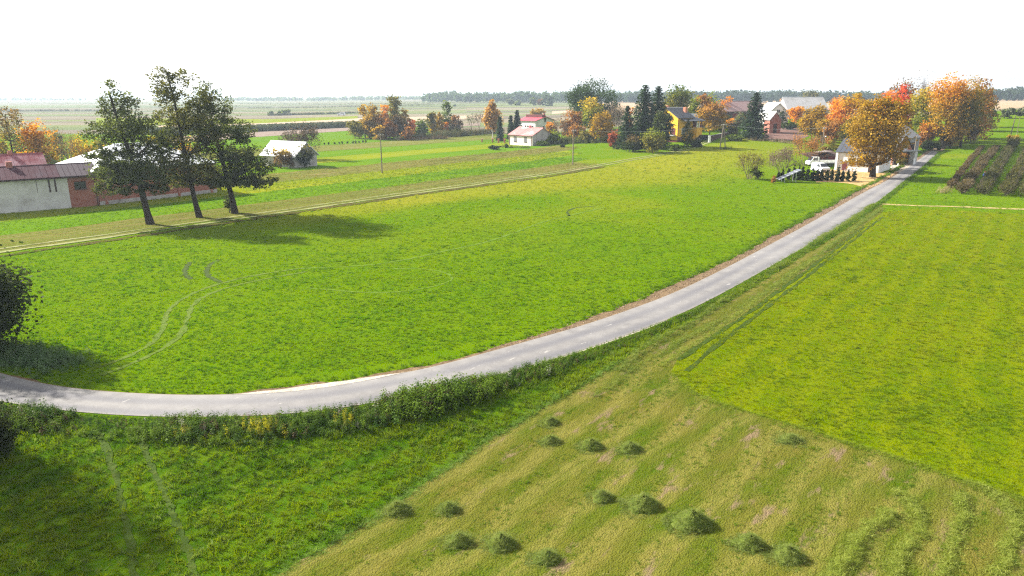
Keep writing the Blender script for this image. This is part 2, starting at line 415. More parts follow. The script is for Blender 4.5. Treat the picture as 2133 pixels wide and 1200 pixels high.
# ------------------------------------------------------------------ mesh helpers
class MB:
    def __init__(self): self.v = []; self.f = []
    def box(self, x0, x1, y0, y1, z0, z1):
        b = len(self.v)
        self.v += [(x0, y0, z0), (x1, y0, z0), (x1, y1, z0), (x0, y1, z0), (x0, y0, z1), (x1, y0, z1), (x1, y1, z1), (x0, y1, z1)]
        self.f += [tuple(b + i for i in q) for q in ((0, 3, 2, 1), (4, 5, 6, 7), (0, 1, 5, 4), (1, 2, 6, 5), (2, 3, 7, 6), (3, 0, 4, 7))]
        return self
    def poly(self, pts):
        b = len(self.v); self.v += [tuple(p) for p in pts]; self.f.append(tuple(range(b, b + len(pts)))); return self
    def prism(self, prof, axis, a, b):
        """profile of (p, q) pairs extruded along an axis; 'x': p=y q=z, 'y': p=x q=z, 'z': p=x q=y"""
        n = len(prof); s = len(self.v)
        for t in (a, b):
            for p, q in prof:
                self.v.append({'x': (t, p, q), 'y': (p, t, q), 'z': (p, q, t)}[axis])
        self.f.append(tuple(range(s, s + n))); self.f.append(tuple(range(s + 2 * n - 1, s + n - 1, -1)))
        for i in range(n):
            j = (i + 1) % n
            self.f.append((s + i, s + n + i, s + n + j, s + j))
        return self
    def slab(self, q, t):
        """thick quad: four corners, thickness along the normal downwards"""
        a, b, c, d = [Vector(p) for p in q]
        n = (b - a).cross(d - a).normalized() * t
        s = len(self.v)
        self.v += [tuple(p) for p in (a, b, c, d)] + [tuple(p - n) for p in (a, b, c, d)]
        self.f += [tuple(s + i for i in w) for w in ((0, 1, 2, 3), (7, 6, 5, 4), (0, 4, 5, 1), (1, 5, 6, 2), (2, 6, 7, 3), (3, 7, 4, 0))]
        return self
    def tube(self, pts, rad, n=6, cap=True):
        pts = [Vector(p) for p in pts]
        if not hasattr(rad, '__len__'): rad = [rad] * len(pts)
        s = len(self.v)
        for i, p in enumerate(pts):
            d = (pts[min(i + 1, len(pts) - 1)] - pts[max(i - 1, 0)])
            if d.length < 1e-6: d = Vector((0, 0, 1))
            d.normalize()
            a = d.cross(Vector((0, 1, 0) if abs(d.y) < 0.9 else (1, 0, 0))).normalized(); b = d.cross(a)
            for k in range(n):
                an = 2 * math.pi * k / n
                self.v.append(tuple(p + a * math.cos(an) * rad[i] + b * math.sin(an) * rad[i]))
        for i in range(len(pts) - 1):
            for k in range(n):
                k2 = (k + 1) % n
                self.f.append((s + i * n + k, s + i * n + k2, s + (i + 1) * n + k2, s + (i + 1) * n + k))
        if cap:
            self.f.append(tuple(s + k for k in range(n))[::-1])
            self.f.append(tuple(s + (len(pts) - 1) * n + k for k in range(n)))
        return self
    def ring(self, c, axis, r, rt, n=16, m=6):
        s = len(self.v)
        for i in range(n):
            a = 2 * math.pi * i / n
            for j in range(m):
                b = 2 * math.pi * j / m
                q = (r + rt * math.cos(b)); w = rt * math.sin(b)
                o = {'y': (q * math.cos(a), w, q * math.sin(a)), 'x': (w, q * math.cos(a), q * math.sin(a))}[axis]
                self.v.append(tuple(c[k] + o[k] for k in range(3)))
        for i in range(n):
            for j in range(m):
                self.f.append((s + i * m + j, s + ((i + 1) % n) * m + j, s + ((i + 1) % n) * m + (j + 1) % m, s + i * m + (j + 1) % m))
        return self
    def build(self, name, material, parent=None, smooth=False):
        me = bpy.data.meshes.new(name)
        me.from_pydata(self.v, [], self.f); me.update()
        if smooth: me.shade_smooth()
        return link(name, me, material, parent)

def link(name, me, material=None, parent=None):
    if material is not None and not me.materials: me.materials.append(material)
    o = bpy.data.objects.new(name, me); COL.objects.link(o)
    if parent is not None: o.parent = parent
    return o

def np_mesh(name, v, f, col=None, extra=None):
    me = bpy.data.meshes.new(name)
    v = np.asarray(v, np.float32); f = np.asarray(f, np.int32)
    me.vertices.add(len(v)); me.vertices.foreach_set('co', v.ravel())
    k = f.shape[1]
    me.loops.add(f.size); me.loops.foreach_set('vertex_index', f.ravel())
    me.polygons.add(len(f)); me.polygons.foreach_set('loop_start', np.arange(0, f.size, k, dtype=np.int32))
    me.update(calc_edges=True); me.validate()
    if col is not None:
        a = me.attributes.new('col', 'FLOAT_COLOR', 'POINT')
        c4 = np.ones((len(v), 4), np.float32); c4[:, :3] = col
        a.data.foreach_set('color', c4.ravel())
    for n, d in (extra or {}).items():
        a = me.attributes.new(n, 'FLOAT', 'POINT'); a.data.foreach_set('value', np.asarray(d, np.float32))
    return me

def empty(name, loc, rz=0, label=None, cat=None, group=None):
    o = bpy.data.objects.new(name, None); COL.objects.link(o)
    o.empty_display_size = 0.5
    o.location = loc; o.rotation_euler = (0, 0, rz)
    if label: tag(o, label, cat, group)
    return o

def tag(o, label, cat=None, group=None, kind=None):
    if label: o['label'] = label
    if cat: o['category'] = cat
    if group: o['group'] = group
    if kind: o['kind'] = kind
    return o

# ------------------------------------------------------------------ ground sheets
def axis(segs):
    out = [segs[0][0]]
    for a, b, st in segs:
        n = max(1, int(round((b - a) / st)))
        out += list(np.linspace(a, b, n + 1)[1:])
    return np.array(out)
gx = axis([(-3200, -600, 130), (-600, -200, 20), (-200, -70, 5), (-70, 70, 1.0), (70, 240, 4), (240, 700, 20), (700, 3200, 125)])
gy = axis([(-80, 0, 10), (0, 20, 4), (20, 70, 0.8), (70, 150, 2), (150, 360, 4), (360, 1200, 20), (1200, 4200, 150)])
X, Y = np.meshgrid(gx, gy)
Z = H(X, Y)
nx, ny = len(gx), len(gy)
idx = np.arange(nx * ny).reshape(ny, nx)
quads = np.stack([idx[:-1, :-1], idx[:-1, 1:], idx[1:, 1:], idx[1:, :-1]], -1).reshape(-1, 4)
SDIR = np.array([0.630, 0.777]); SNRM = np.array([0.777, -0.630])       # run of the strip fields
o795 = P(795, 415)[:2]
u = (X - o795[0]) * SNRM[0] + (Y - o795[1]) * SNRM[1]                    # distance south-east of the farm track
al = (X - o795[0]) * SDIR[0] + (Y - o795[1]) * SDIR[1]
T = X / np.maximum(Y, 40)
def dryf(u, al, X, Y):
    d = S(u, -1, 3) * (1 - S(u, 6 + 10 * S(al, 0, 60), 14 + 26 * S(al, 0, 60))) * S(al, -45, 0) * (1 - S(al, 90, 170))
    return np.clip(d * .85 + 0.45 * S(fbm(X / 16, Y / 16, 3), 0.55, 0.75) * S(Y, 60, 120) * (1 - S(Y, 230, 300)), 0, 1)
dry = dryf(u, al, X, Y)
far = S(Y, 300, 318)
stub = S(Y, 335, 350) * S(T, 0.52, 0.58) + S(Y, 480, 490) * S(T, 0.08, 0.12)
stub = np.clip(stub, 0, 1) * (1 - S(Y, 1200, 1500))
gme = np_mesh('ground', np.stack([X.ravel(), Y.ravel(), Z.ravel()], 1), quads, None, {'dry': dry.ravel(), 'far': far.ravel(), 'stubble': stub.ravel()})
gme.shade_smooth()
ground = tag(link('ground', gme, GROUND), 'bright green meadow and far strip fields', None, None, 'structure')

def densify(pl, step):
    pl = np.asarray(pl, float); out = [pl[0]]
    for a, b in zip(pl[:-1], pl[1:]):
        n = max(1, int(np.hypot(*(b - a)[:2]) / step)); 
        out += [a + (b - a) * k / n for k in range(1, n + 1)]
    return np.array(out)

def smooth_line(pl, it=2):
    pl = np.asarray(pl, float)
    for _ in range(it):
        q = [pl[0]]
        for a, b in zip(pl[:-1], pl[1:]): q += [a * .75 + b * .25, a * .25 + b * .75]
        q.append(pl[-1]); pl = np.array(q)
    return pl

def px_line(pts): return np.array([P(*p)[:2] for p in pts])

def poly_sheet(name, poly, dz, material, label, step=2.0, rag=0.0, kind='structure', bstep=None):
    poly = densify(np.vstack([poly, poly[:1]]), bstep or step)[:-1]
    if rag:
        poly = poly + (np.stack([fbm(poly[:, 0] * 1.3, poly[:, 1] * 1.3, 5), fbm(poly[:, 0] * 1.3, poly[:, 1] * 1.3, 9)], 1) - 0.5) * 2 * rag
    x0, y0 = poly.min(0); x1, y1 = poly.max(0)
    xs = np.arange(x0, x1, step); ys = np.arange(y0, y1, step)
    q = np.stack(np.meshgrid(xs, ys), -1).reshape(-1, 2)
    q = q[inside(q, poly)]
    pts = np.vstack([poly, q]); n = len(poly)
    r = delaunay_2d_cdt([Vector(p) for p in pts], [(i, (i + 1) % n) for i in range(n)], [list(range(n))], 1, 1e-5)
    v = np.array([(p.x, p.y) for p in r[0]])
    v3 = np.column_stack([v, H(v[:, 0], v[:, 1]) + dz])
    me = bpy.data.meshes.new(name); me.from_pydata([tuple(p) for p in v3], [], [tuple(f) for f in r[2]]); me.update()
    if len(me.polygons) and sum(p.normal.z for p in me.polygons) < 0: me.flip_normals()
    me.shade_smooth()
    o = link(name, me, material)
    return tag(o, label, None, None, kind)

def inside(q, poly):
    x, y = q[:, 0], q[:, 1]; c = np.zeros(len(q), bool); n = len(poly)
    for i in range(n):
        x0, y0 = poly[i]; x1, y1 = poly[(i + 1) % n]
        if y0 == y1: continue
        m = ((y0 > y) != (y1 > y)) & (x < (x1 - x0) * (y - y0) / (y1 - y0) + x0)
        c ^= m
    return c

def ribbon(name, A, B, dz, material, label, nv=4, kind='structure', crown=0.0, parent=None):
    A = np.asarray(A); B = np.asarray(B); n = len(A)
    w = np.linspace(0, 1, nv + 1)
    v = (A[:, None, :] * (1 - w)[None, :, None] + B[:, None, :] * w[None, :, None]).reshape(-1, 2)
    wv = np.tile(w, n)
    z = H(v[:, 0], v[:, 1]) + dz + crown * 4 * wv * (1 - wv)
    i = np.arange(n * (nv + 1)).reshape(n, nv + 1)
    f = np.stack([i[:-1, :-1], i[:-1, 1:], i[1:, 1:], i[1:, :-1]], -1).reshape(-1, 4)
    col = np.stack([wv, np.minimum(wv, 1 - wv), np.zeros_like(wv)], 1)
    me = np_mesh(name, np.column_stack([v, z]), f, col)
    if sum(p.normal.z for p in list(me.polygons)[:10]) < 0: me.flip_normals()
    me.shade_smooth()
    o = link(name, me, material, parent)
    return tag(o, label, None, None, kind) if parent is None else o

def band(pl, w0, w1=None, wob=0.0, seed=0):
    """two edges of a strip of given width round a centreline"""
    pl = np.asarray(pl); d = np.gradient(pl, axis=0); d /= np.linalg.norm(d, axis=1)[:, None]
    n = np.stack([-d[:, 1], d[:, 0]], 1); s = np.arange(len(pl))
    w = np.linspace(w0, w1 if w1 is not None else w0, len(pl))
    wa = w / 2 + wob * (vnoise(s * 0.45, s * 0 + 1, seed) - 0.5); wb = w / 2 + wob * (vnoise(s * 0.45, s * 0 + 7, seed + 3) - 0.5)
    return pl + n * wa[:, None], pl - n * wb[:, None]

# ---- the road
UP = [(-140, 742), (-60, 760), (0, 778), (60, 794), (130, 807), (230, 818), (400, 825), (560, 820), (700, 802), (800, 785), (900, 766), (1000, 739), (1100, 711), (1200, 683),
      (1300, 650), (1400, 613), (1500, 565), (1600, 512), (1700, 458), (1800, 400), (1850, 375), (1900, 342), (1940, 314)]
LOW = [(-190, 800), (-60, 826), (20, 842), (130, 858), (230, 867), (400, 872), (600, 867), (700, 856), (800, 838), (900, 816), (1000, 791), (1100, 765), (1200, 735),
       (1300, 701), (1400, 664), (1490, 620), (1580, 570), (1680, 513), (1780, 455), (1840, 412), (1880, 380), (1920, 349), (1960, 314)]
def resample(pl, n):
    d = np.r_[0, np.cumsum(np.hypot(*np.diff(pl, axis=0).T))]; t = np.linspace(0, d[-1], n)
    return np.stack([np.interp(t, d, pl[:, 0]), np.interp(t, d, pl[:, 1])], 1)
ru = resample(smooth_line(px_line(UP), 3), 400)
rl0 = resample(smooth_line(px_line(LOW), 3), 2000)
rl = []
for p in ru:
    k = np.argmin(np.hypot(rl0[:, 0] - p[0], rl0[:, 1] - p[1])); rl.append(rl0[k])
rl = resample(smooth_line(np.array(rl)[::8], 2), 400)
ROAD_C = (ru + rl) / 2
ribbon('road', ru, rl, 0.03, ASPHALT, 'narrow grey asphalt lane curving through the meadows', 12, crown=0.03)
dr = np.gradient(ru, axis=0); dr /= np.linalg.norm(dr, axis=1)[:, None]
nrm = np.stack([-dr[:, 1], dr[:, 0]], 1)
if np.mean(((ru - rl) * nrm).sum(1)) < 0: nrm = -nrm
s_ = np.arange(400)
def kpx(x):
    """road station beside photo column x"""
    y = np.interp(x, [q[0] for q in UP], [q[1] for q in UP]); g = P(x, y)[:2]
    return int(np.argmin(np.hypot(ru[:, 0] - g[0], ru[:, 1] - g[1])))
wob = (fbm(s_ * 0.25, s_ * 0, 4) - 0.5)
wd = 0.55 * S(s_, kpx(420), kpx(650)) + 0.45 * S(s_, kpx(1000), kpx(1400)) + wob * 1.1
ribbon('dirt_verge', ru - nrm * 0.06, ru + nrm * np.maximum(wd, 0.08)[:, None], 0.012, DIRT, 'strip of bare brown earth along the meadow side of the lane', 4)
sw = np.clip(0.5 * S(s_, kpx(500), kpx(640)) * (1 - S(s_, kpx(680), kpx(860))), 0.02, 2)
ka, kb = kpx(470), kpx(880)
sw = 0.55 * S(s_, kpx(480), kpx(640)) * (1 - S(s_, kpx(680), kpx(870))) * (.7 + 1.2 * (fbm(s_ * .4, s_ * 0, 12) - .3))
ribbon('sandy_shoulder', (ru - nrm * (sw * .7)[:, None])[ka:kb], (ru + nrm * sw[:, None])[ka:kb], 0.046, SANDY, 'pale sandy shoulder at the inside of the bend', 3)
sl = np.clip(0.34 * S(s_, kpx(960), kpx(1040)) * (1 - S(s_, kpx(1250), kpx(1330))), 0.02, 1) 
ka, kb = kpx(950), kpx(1340)
sl = .32 * S(s_, kpx(950), kpx(1040)) * (1 - S(s_, kpx(1230), kpx(1340)))
ribbon('sandy_edge', (rl + nrm * 0.02)[ka:kb], (rl - nrm * sl[:, None])[ka:kb], 0.016, SANDY, 'thin pale sandy strip along the outer road edge', 2)
ext = smooth_line(px_line([(1950, 315), (1958, 306), (1962, 298), (1972, 288), (1990, 272)]), 2)
ea, eb = band(ext, 3.0, 2.6)
ribbon('dirt_lane', ea, eb, 0.02, soil_mat('unpaved lane soil', (0.16, 0.11, 0.07), (0.22, 0.16, 0.10), (0.28, 0.21, 0.14), 1.5), 'unpaved continuation of the lane between the trees', 3)  # mottled brown soil

# ---- near fields
B_EDGE = [(1398, 775), (1430, 808), (1500, 842), (1600, 870), (1700, 900), (1800, 931), (1900, 962), (2000, 1000), (2133, 1037), (2350, 1095)]
B_TOP = [(1398, 775), (1412, 748), (1480, 706), (1560, 650), (1700, 549), (1800, 471), (1838, 443), (1900, 436), (2133, 446), (2420, 458)]
B_IN = px_line(B_TOP[::-1]); B_OUT = px_line(B_EDGE[1:])
POLY_B = np.vstack([B_IN, smooth_line(B_OUT, 1)])
MB_COLS = [(0.066, 0.11, 0.001), (0.10, 0.135, 0.001), (0.064, 0.115, 0.001), (0.12, 0.14, 0.001), (0.092, 0.125, 0.001)]
poly_sheet('meadow', POLY_B, 0.04, field_mat('olive meadow', MB_COLS, 0.1, 3.0, rows=(2.4, R(54), (0.13, 0.15, 0.002), .5)), 'uncut yellow-green meadow right of the lane', 2.5, 0.1, bstep=0.5)
C_LEFT = [(1836, 424), (1780, 466), (1700, 518), (1600, 580), (1500, 640), (1400, 695), (1300, 750), (1190, 817), (1000, 928), (830, 1047), (700, 1128), (560, 1206), (380, 1310)]
POLY_C = np.vstack([px_line(C_LEFT), px_line([(2700, 1320)]), px_line([(2350, 1096)] + B_EDGE[::-1][1:]), px_line([(1412, 748), (1480, 706), (1560, 650), (1700, 549), (1800, 471), (1838, 443)])])
MC_COLS = [(0.058, 0.09, 0.004), (0.115, 0.10, 0.016), (0.042, 0.078, 0.004), (0.145, 0.115, 0.03), (0.082, 0.098, 0.009)]
poly_sheet('mown_meadow', POLY_C, 0.032, field_mat('mown stubble', MC_COLS, 0.25, 2.4, (0.5, 1.4, 1), R(52), (0.16, 0.115, 0.065), 0.2, 0.8, rows=(2.1, R(52), (0.165, 0.145, 0.035), .6)),
           'freshly mown straw-coloured meadow with hay heaps', 1.5, 0.25, bstep=0.5)
ROUGH = np.vstack([rl[::6] - nrm[::6] * 0.15, px_line([(1836, 424)]), px_line(C_LEFT[1:]), px_line([(-400, 1330), (-520, 900)])])
POLY_D = ROUGH
MD_COLS = [(0.034, 0.085, 0.003), (0.052, 0.105, 0.003), (0.028, 0.07, 0.003), (0.065, 0.115, 0.004), (0.05, 0.10, 0.003)]
poly_sheet('rough_grass', ROUGH, 0.02, field_mat('rough grass', MD_COLS, 0.2, 2.6, (0.35, 1.6, 1), R(52), rows=(1.7, R(52), (0.085, 0.13, 0.004), .6)), 'long dark green grass below the lane', 0.9, 0.0)

# ---- strip fields across the middle distance
def strip(name, y0, y1, s0, s1, material, label, dz, wob=0.5, seed=1):
    a = P(795, y0)[:2]; b = P(795, y1)[:2]
    s = np.linspace(s0, s1, int((s1 - s0) / 4))
    n0 = (vnoise(s * 0.12, s * 0, seed) - 0.5) * wob; n1 = (vnoise(s * 0.12, s * 0 + 3, seed + 1) - 0.5) * wob
    A = a + SDIR * s[:, None] + SNRM * n0[:, None]; B = b + SDIR * s[:, None] + SNRM * n1[:, None]
    return ribbon(name, A, B, dz, material, label, 5)
SRO = R(51)
TAN = field_mat('mown strip', [(0.10, 0.115, 0.02), (0.15, 0.13, 0.04), (0.085, 0.10, 0.015), (0.20, 0.16, 0.06), (0.12, 0.125, 0.025)], 0.06, 0.7, (0.12, 1.9, 1), SRO, (0.20, 0.14, 0.08), 0.2, 0.8, 6.0, rows=(1.5, SRO, (0.09, 0.13, 0.015), .8))
YG = field_mat('yellow green strip', [(0.115, 0.165, 0.005), (0.19, 0.195, 0.010), (0.10, 0.15, 0.005), (0.20, 0.20, 0.014), (0.14, 0.175, 0.008)], 0.05, 0.6, (0.2, 1.6, 1), SRO, None, 0, 0.4, 5.0)
GR = field_mat('green strip', [(0.060, 0.140, 0.004), (0.10, 0.165, 0.005), (0.060, 0.135, 0.004), (0.115, 0.175, 0.006), (0.085, 0.155, 0.005)], 0.05, 0.7, (0.25, 1.5, 1), SRO, None, 0, 0.4, 6.0)
BROWNF = soil_mat('brown field', (0.13, 0.09, 0.07), (0.18, 0.13, 0.10), (0.22, 0.17, 0.12), 0.7, (0.2, 1.6, 1), SRO)
TANF = soil_mat('stubble field', (0.25, 0.18, 0.12), (0.32, 0.24, 0.16), (0.36, 0.28, 0.20), 0.5, (0.2, 1.6, 1), SRO)
strip('strip_field', 391, 412, -190, 62, TAN, 'brown mown strip beside the farm track', 0.02, 1.2, 1)
strip('strip_field', 372, 391, -190, 66, GR, 'bright green strip between the sheds and the brown mown strip', 0.012, 1.0, 2)
strip('strip_field', 357, 372, -190, 70, YG, 'yellow-green strip at the foot of the first power pole', 0.02, 1.0, 3)
strip('strip_field', 341, 357, -190, 74, TAN, 'brown mown strip behind the first power pole', 0.028, 1.4, 4)
strip('strip_field', 329, 341, -120, 78, GR, 'narrow green strip level with the tin-roofed barn', 0.012, 1.0, 5)
strip('strip_field', 318, 329, -150, 80, YG, 'pale yellow-green strip running to the white cottage', 0.02, 1.5, 6)
strip('strip_field', 307, 318, -150, 82, GR, 'green strip in front of the tan field edge', 0.03, 1.0, 7)
strip('strip_field', 295, 307, -180, 60, TAN, 'tan strip in front of the sapling row', 0.04, 1.2, 8)
def far_strip(pts_top, pts_bot, material, label, dz, n=60):
    a = resample(px_line(pts_top), n); b = resample(px_line(pts_bot), n)
    return ribbon('strip_field', a, b, dz, material, label, 4)
far_strip([(330, 288), (724, 272), (900, 262)], [(300, 318), (700, 302), (900, 288)], GR, 'light green field with a row of saplings', 0.06)
far_strip([(330, 287), (547, 275), (724, 266), (1000, 256)], [(330, 300), (547, 285), (724, 273), (1000, 262)], BROWNF, 'ploughed brown strip below the maize', 0.09)
far_strip([(330, 262), (547, 257), (730, 247), (1010, 240)], [(330, 272), (547, 264), (724, 258), (1010, 247)], TANF, 'pale stubble strip behind the maize', 0.12)
far_strip([(200, 246), (547, 249), (745, 242)], [(200, 262), (547, 257), (745, 247)], YG, 'thin yellow-green strip in the plain', 0.14)
far_strip([(1150, 232), (1230, 228), (1400, 226)], [(1150, 238), (1230, 232), (1400, 230)], TANF, 'pale stubble strip behind the big oak', 0.12)

# farm track: two pale ruts and a dark ditch edge
def offset_line(s0, s1, ypx, n=160, seed=3, amp=0.5):
    a = P(795, ypx)[:2]; s = np.linspace(s0, s1, n)
    return a + SDIR * s[:, None] + SNRM * ((vnoise(s * 0.05, s * 0, seed) - 0.5) * amp)[:, None]
tr_end = px_line([(1430, 312), (1455, 303), (1478, 294)])
for yy, lab in ((409.0, 'pale wheel rut of the farm track, nearer the sheds'), (413.6, 'pale wheel rut of the farm track, nearer the meadow')):
    c = np.vstack([offset_line(-150, 78, yy, 160), tr_end + SNRM * (0.8 if yy > 410 else -0.8)])
    a, b = band(resample(smooth_line(c, 2), 260), 0.6, 0.75, 0.5, int(yy))
    ribbon('farm_track', a, b, 0.055, TRACKM, lab, 2)
c = offset_line(-55, 66, 417.5, 160, 6, 1.0)
a, b = band(c, 1.0, 1.6, 0.8, 5)
ribbon('ditch_edge', a, b, 0.05, field_mat('dark ditch edge', [(0.06, 0.06, 0.015), (0.09, 0.07, 0.025), (0.05, 0.055, 0.012), (0.10, 0.075, 0.03), (0.07, 0.065, 0.02)], 0.1, 1.5, (0.2, 1.8, 1), SRO),
       'dark rough edge below the farm track', 2)
# field path on the right
a, b = band(resample(smooth_line(px_line([(1822, 424), (1880, 428), (1960, 430), (2133, 436), (2300, 443)]), 2), 90), 1.0, 1.4, 0.6, 8)
ribbon('field_path', a, b, 0.03, soil_mat('dry path', (0.20, 0.17, 0.05), (0.32, 0.24, 0.10), (0.40, 0.31, 0.18), 1.5), 'dry path along the top of the yellow-green meadow', 2)

# tyre tracks in the meadow (left turning circle, the long S, lower-left pair, mown-edge pair with grass shadow painted in)
def rut(pts, w, label, material, dz=0.02):
    c = resample(smooth_line(px_line(pts), 3), 140)
    a, b = band(c, w, w, w * 0.6, int(pts[0][0]))
    ribbon('tyre_or_shadow_line', a, b, dz, material, label, 2)
    return c
RUTS = []
RUTS.append(rut([(190, 770), (250, 750), (310, 722), (340, 690), (345, 650), (375, 625), (430, 598), (520, 575), (620, 560)], 0.36, 'pale tyre rut curving off the lane bend, outer one', RUTM))
RUTS.append(rut([(210, 782), (280, 756), (340, 727), (378, 700), (392, 660), (400, 634), (440, 608), (530, 585), (640, 566)], 0.36, 'pale tyre rut curving off the lane bend, inner one', RUTM))
RUTS.append(rut([(396, 546), (384, 562), (388, 576), (398, 582)], 0.45, 'short dark skid mark, hook shaped', RUTD))
RUTS.append(rut([(458, 540), (436, 552), (428, 566), (440, 580), (462, 588)], 0.45, 'short dark skid mark beside the hook-shaped one', RUTD))
RUTS.append(rut([(620, 560), (800, 552), (930, 522), (1010, 506), (1070, 486), (1130, 462), (1200, 446), (1260, 432)], 0.30, 'faint tyre rut crossing the meadow, upper one', RUTF))
RUTS.append(rut([(640, 600), (780, 612), (880, 604), (960, 580), (900, 560), (820, 560)], 0.22, 'faint looping tyre rut in mid meadow', RUTF))
RUTS.append(rut([(1185, 450), (1180, 440), (1200, 432), (1235, 430)], 0.4, 'small hook-shaped tyre mark near the far end of the meadow', RUTD))
RUTS.append(rut([(205, 900), (230, 960), (250, 1030), (262, 1090), (275, 1160), (282, 1230)], 0.28, 'pale wheel track through the long grass, one nearer the left edge', RUTG, 0.045))
RUTS.append(rut([(290, 905), (310, 960), (335, 1010), (355, 1060), (385, 1130), (410, 1210)], 0.28, 'pale wheel track through the long grass, one nearer the mown field', RUTG, 0.045))
rut([(1838, 452), (1700, 563), (1560, 668), (1470, 738), (1432, 775)], 0.34, 'wheel line with painted grass shadow inside the yellow-green meadow edge', RUTD, 0.055)  # this line and the next put shadow in the tall grass into colour
rut([(1412, 752), (1480, 708), (1560, 652), (1700, 551), (1800, 473)], 0.34, 'cut edge of the yellow-green meadow with painted grass shadow', RUTD, 0.06)
poly_sheet('bare_patch', px_line([(278, 893), (290, 888), (302, 897), (310, 912), (298, 914), (286, 905)]), 0.03, DIRT, 'bare earth patch where the wheel track climbs to the lane', 0.6, 0.1)
poly_sheet('yard', px_line([(1690, 362), (1740, 352), (1800, 356), (1838, 360), (1868, 350), (1880, 352), (1850, 371), (1822, 388), (1806, 394), (1780, 384), (1740, 380), (1700, 380)]), 0.02, LEAFLITTER,
           'yard strewn with fallen orange leaves under the big tree', 1.5, 0.6)
poly_sheet('yard_apron', px_line([(1852, 348), (1868, 340), (1905, 334), (1900, 343), (1874, 360)]), 0.035, SANDY, 'pale gravel entrance beside the white house', 1.5, 0.3)
poly_sheet('vegetable_plot', px_line([(1580, 291), (1600, 274), (1640, 262), (1672, 262), (1684, 284), (1664, 292), (1630, 294)]), 0.05, PLOUGH, 'ploughed reddish brown garden plot', 2.5, 0.5)

# ------------------------------------------------------------------ instanced ground cover
def proto(name, v, f, material):
    me = bpy.data.meshes.new(name); me.from_pydata(v, [], f); me.materials.append(material)
    return bpy.data.objects.new(name, me)

def blades(n, spread, h, w, lean, seed, seg=1):
    r = random.Random(seed); v = []; f = []
    for i in range(n):
        a = r.uniform(0, 2 * math.pi); q = spread * math.sqrt(r.random())
        bx, by = q * math.cos(a), q * math.sin(a)
        hh = h * r.uniform(0.55, 1.15); la = r.uniform(0, 2 * math.pi); le = lean * r.uniform(0.3, 1.2) * hh
        fa = r.uniform(0, 2 * math.pi); wx, wy = w * math.cos(fa) / 2, w * math.sin(fa) / 2
        s = len(v)
        mx, my = bx + le * 0.35 * math.cos(la), by + le * 0.35 * math.sin(la)
        v += [(bx - wx, by - wy, -0.03), (bx + wx, by + wy, -0.03), (mx + wx * .8, my + wy * .8, hh * .6), (mx - wx * .8, my - wy * .8, hh * .6),
              (bx + le * math.cos(la), by + le * math.sin(la), hh)]
        f += [(s, s + 1, s + 2, s + 3), (s + 3, s + 2, s + 4)]
    return v, f

def weed(seed, leafy=26, h=1.0):
    r = random.Random(seed); v = []; f = []
    for st in range(3):
        a = r.uniform(0, 6.28); q = r.uniform(0, .25); bx, by = q * math.cos(a), q * math.sin(a); hh = h * r.uniform(.6, 1.1)
        for i in range(leafy // 3):
            t = (i + 1) / (leafy / 3); z = hh * (t ** 0.8); a = i * 2.4 + r.uniform(-.3, .3); l = 0.30 * (1.15 - t * .75) * r.uniform(.7, 1.2); w = l * .45
            dx, dy = math.cos(a), math.sin(a); s = len(v)
            v += [(bx, by, z), (bx + dx * l * .5 - dy * w / 2, by + dy * l * .5 + dx * w / 2, z + l * .15), (bx + dx * l, by + dy * l, z - l * .25), (bx + dx * l * .5 + dy * w / 2, by + dy * l * .5 - dx * w / 2, z + l * .15)]
            f.append((s, s + 1, s + 2, s + 3))
        s = len(v); v += [(bx - .012, by, 0), (bx + .012, by, 0), (bx, by, hh)]; f.append((s, s + 1, s + 2))
    return v, f

def clod(seed):
    r = random.Random(seed); v = []; f = []
    for i, (z, q) in enumerate(((-.3, .5), (.15, .55), (.5, .28))):
        for k in range(6):
            a = k * math.pi / 3 + i * .4; q2 = q * r.uniform(.7, 1.25); v.append((q2 * math.cos(a), q2 * math.sin(a), z * r.uniform(.8, 1.2)))
    for i in range(2):
        for k in range(6): f.append((i * 6 + k, i * 6 + (k + 1) % 6, i * 6 + 6 + (k + 1) % 6, i * 6 + 6 + k))
    f.append((12, 13, 14, 15, 16, 17))
    return v, f

def coll(name, items):
    c = bpy.data.collections.new(name)
    for o in items: c.objects.link(o)
    return c
C_GRASS = coll('grass_kinds', [proto('grass_tuft', *blades(16, .55, 1, .10, .7, s), BLADE) for s in range(4)])
C_HAY = coll('hay_kinds', [proto('hay_tuft', *blades(12, .7, .45, .07, 2.6, 20 + s), BLADE) for s in range(4)])
C_WEED = coll('weed_kinds', [proto('weed', *weed(40 + s), BLADE) for s in range(5)])
C_CLOD = coll('clod_kinds', [proto('clod', *clod(60 + s), CLOD) for s in range(4)])
def corn(seed):
    r = random.Random(seed); v = [(-.03, 0, 0), (.03, 0, 0), (.015, 0, 1), (-.015, 0, 1)]; f = [(0, 1, 2, 3)]
    for i in range(9):
        z = .15 + i * .09; a = i * 2.7 + r.uniform(-.4, .4); dx, dy = math.cos(a), math.sin(a); l = .36 * r.uniform(.7, 1.1); s = len(v)
        v += [(0, 0, z), (dx * l * .5 - dy * .06, dy * l * .5 + dx * .06, z + .16), (dx * l, dy * l, z - .02), (dx * l * .5 + dy * .06, dy * l * .5 - dx * .06, z + .16)]
        f.append((s, s + 1, s + 2, s + 3))
    return v, f
C_CORN = coll('maize_kinds', [proto('maize', *corn(80 + s), BLADE) for s in range(3)])

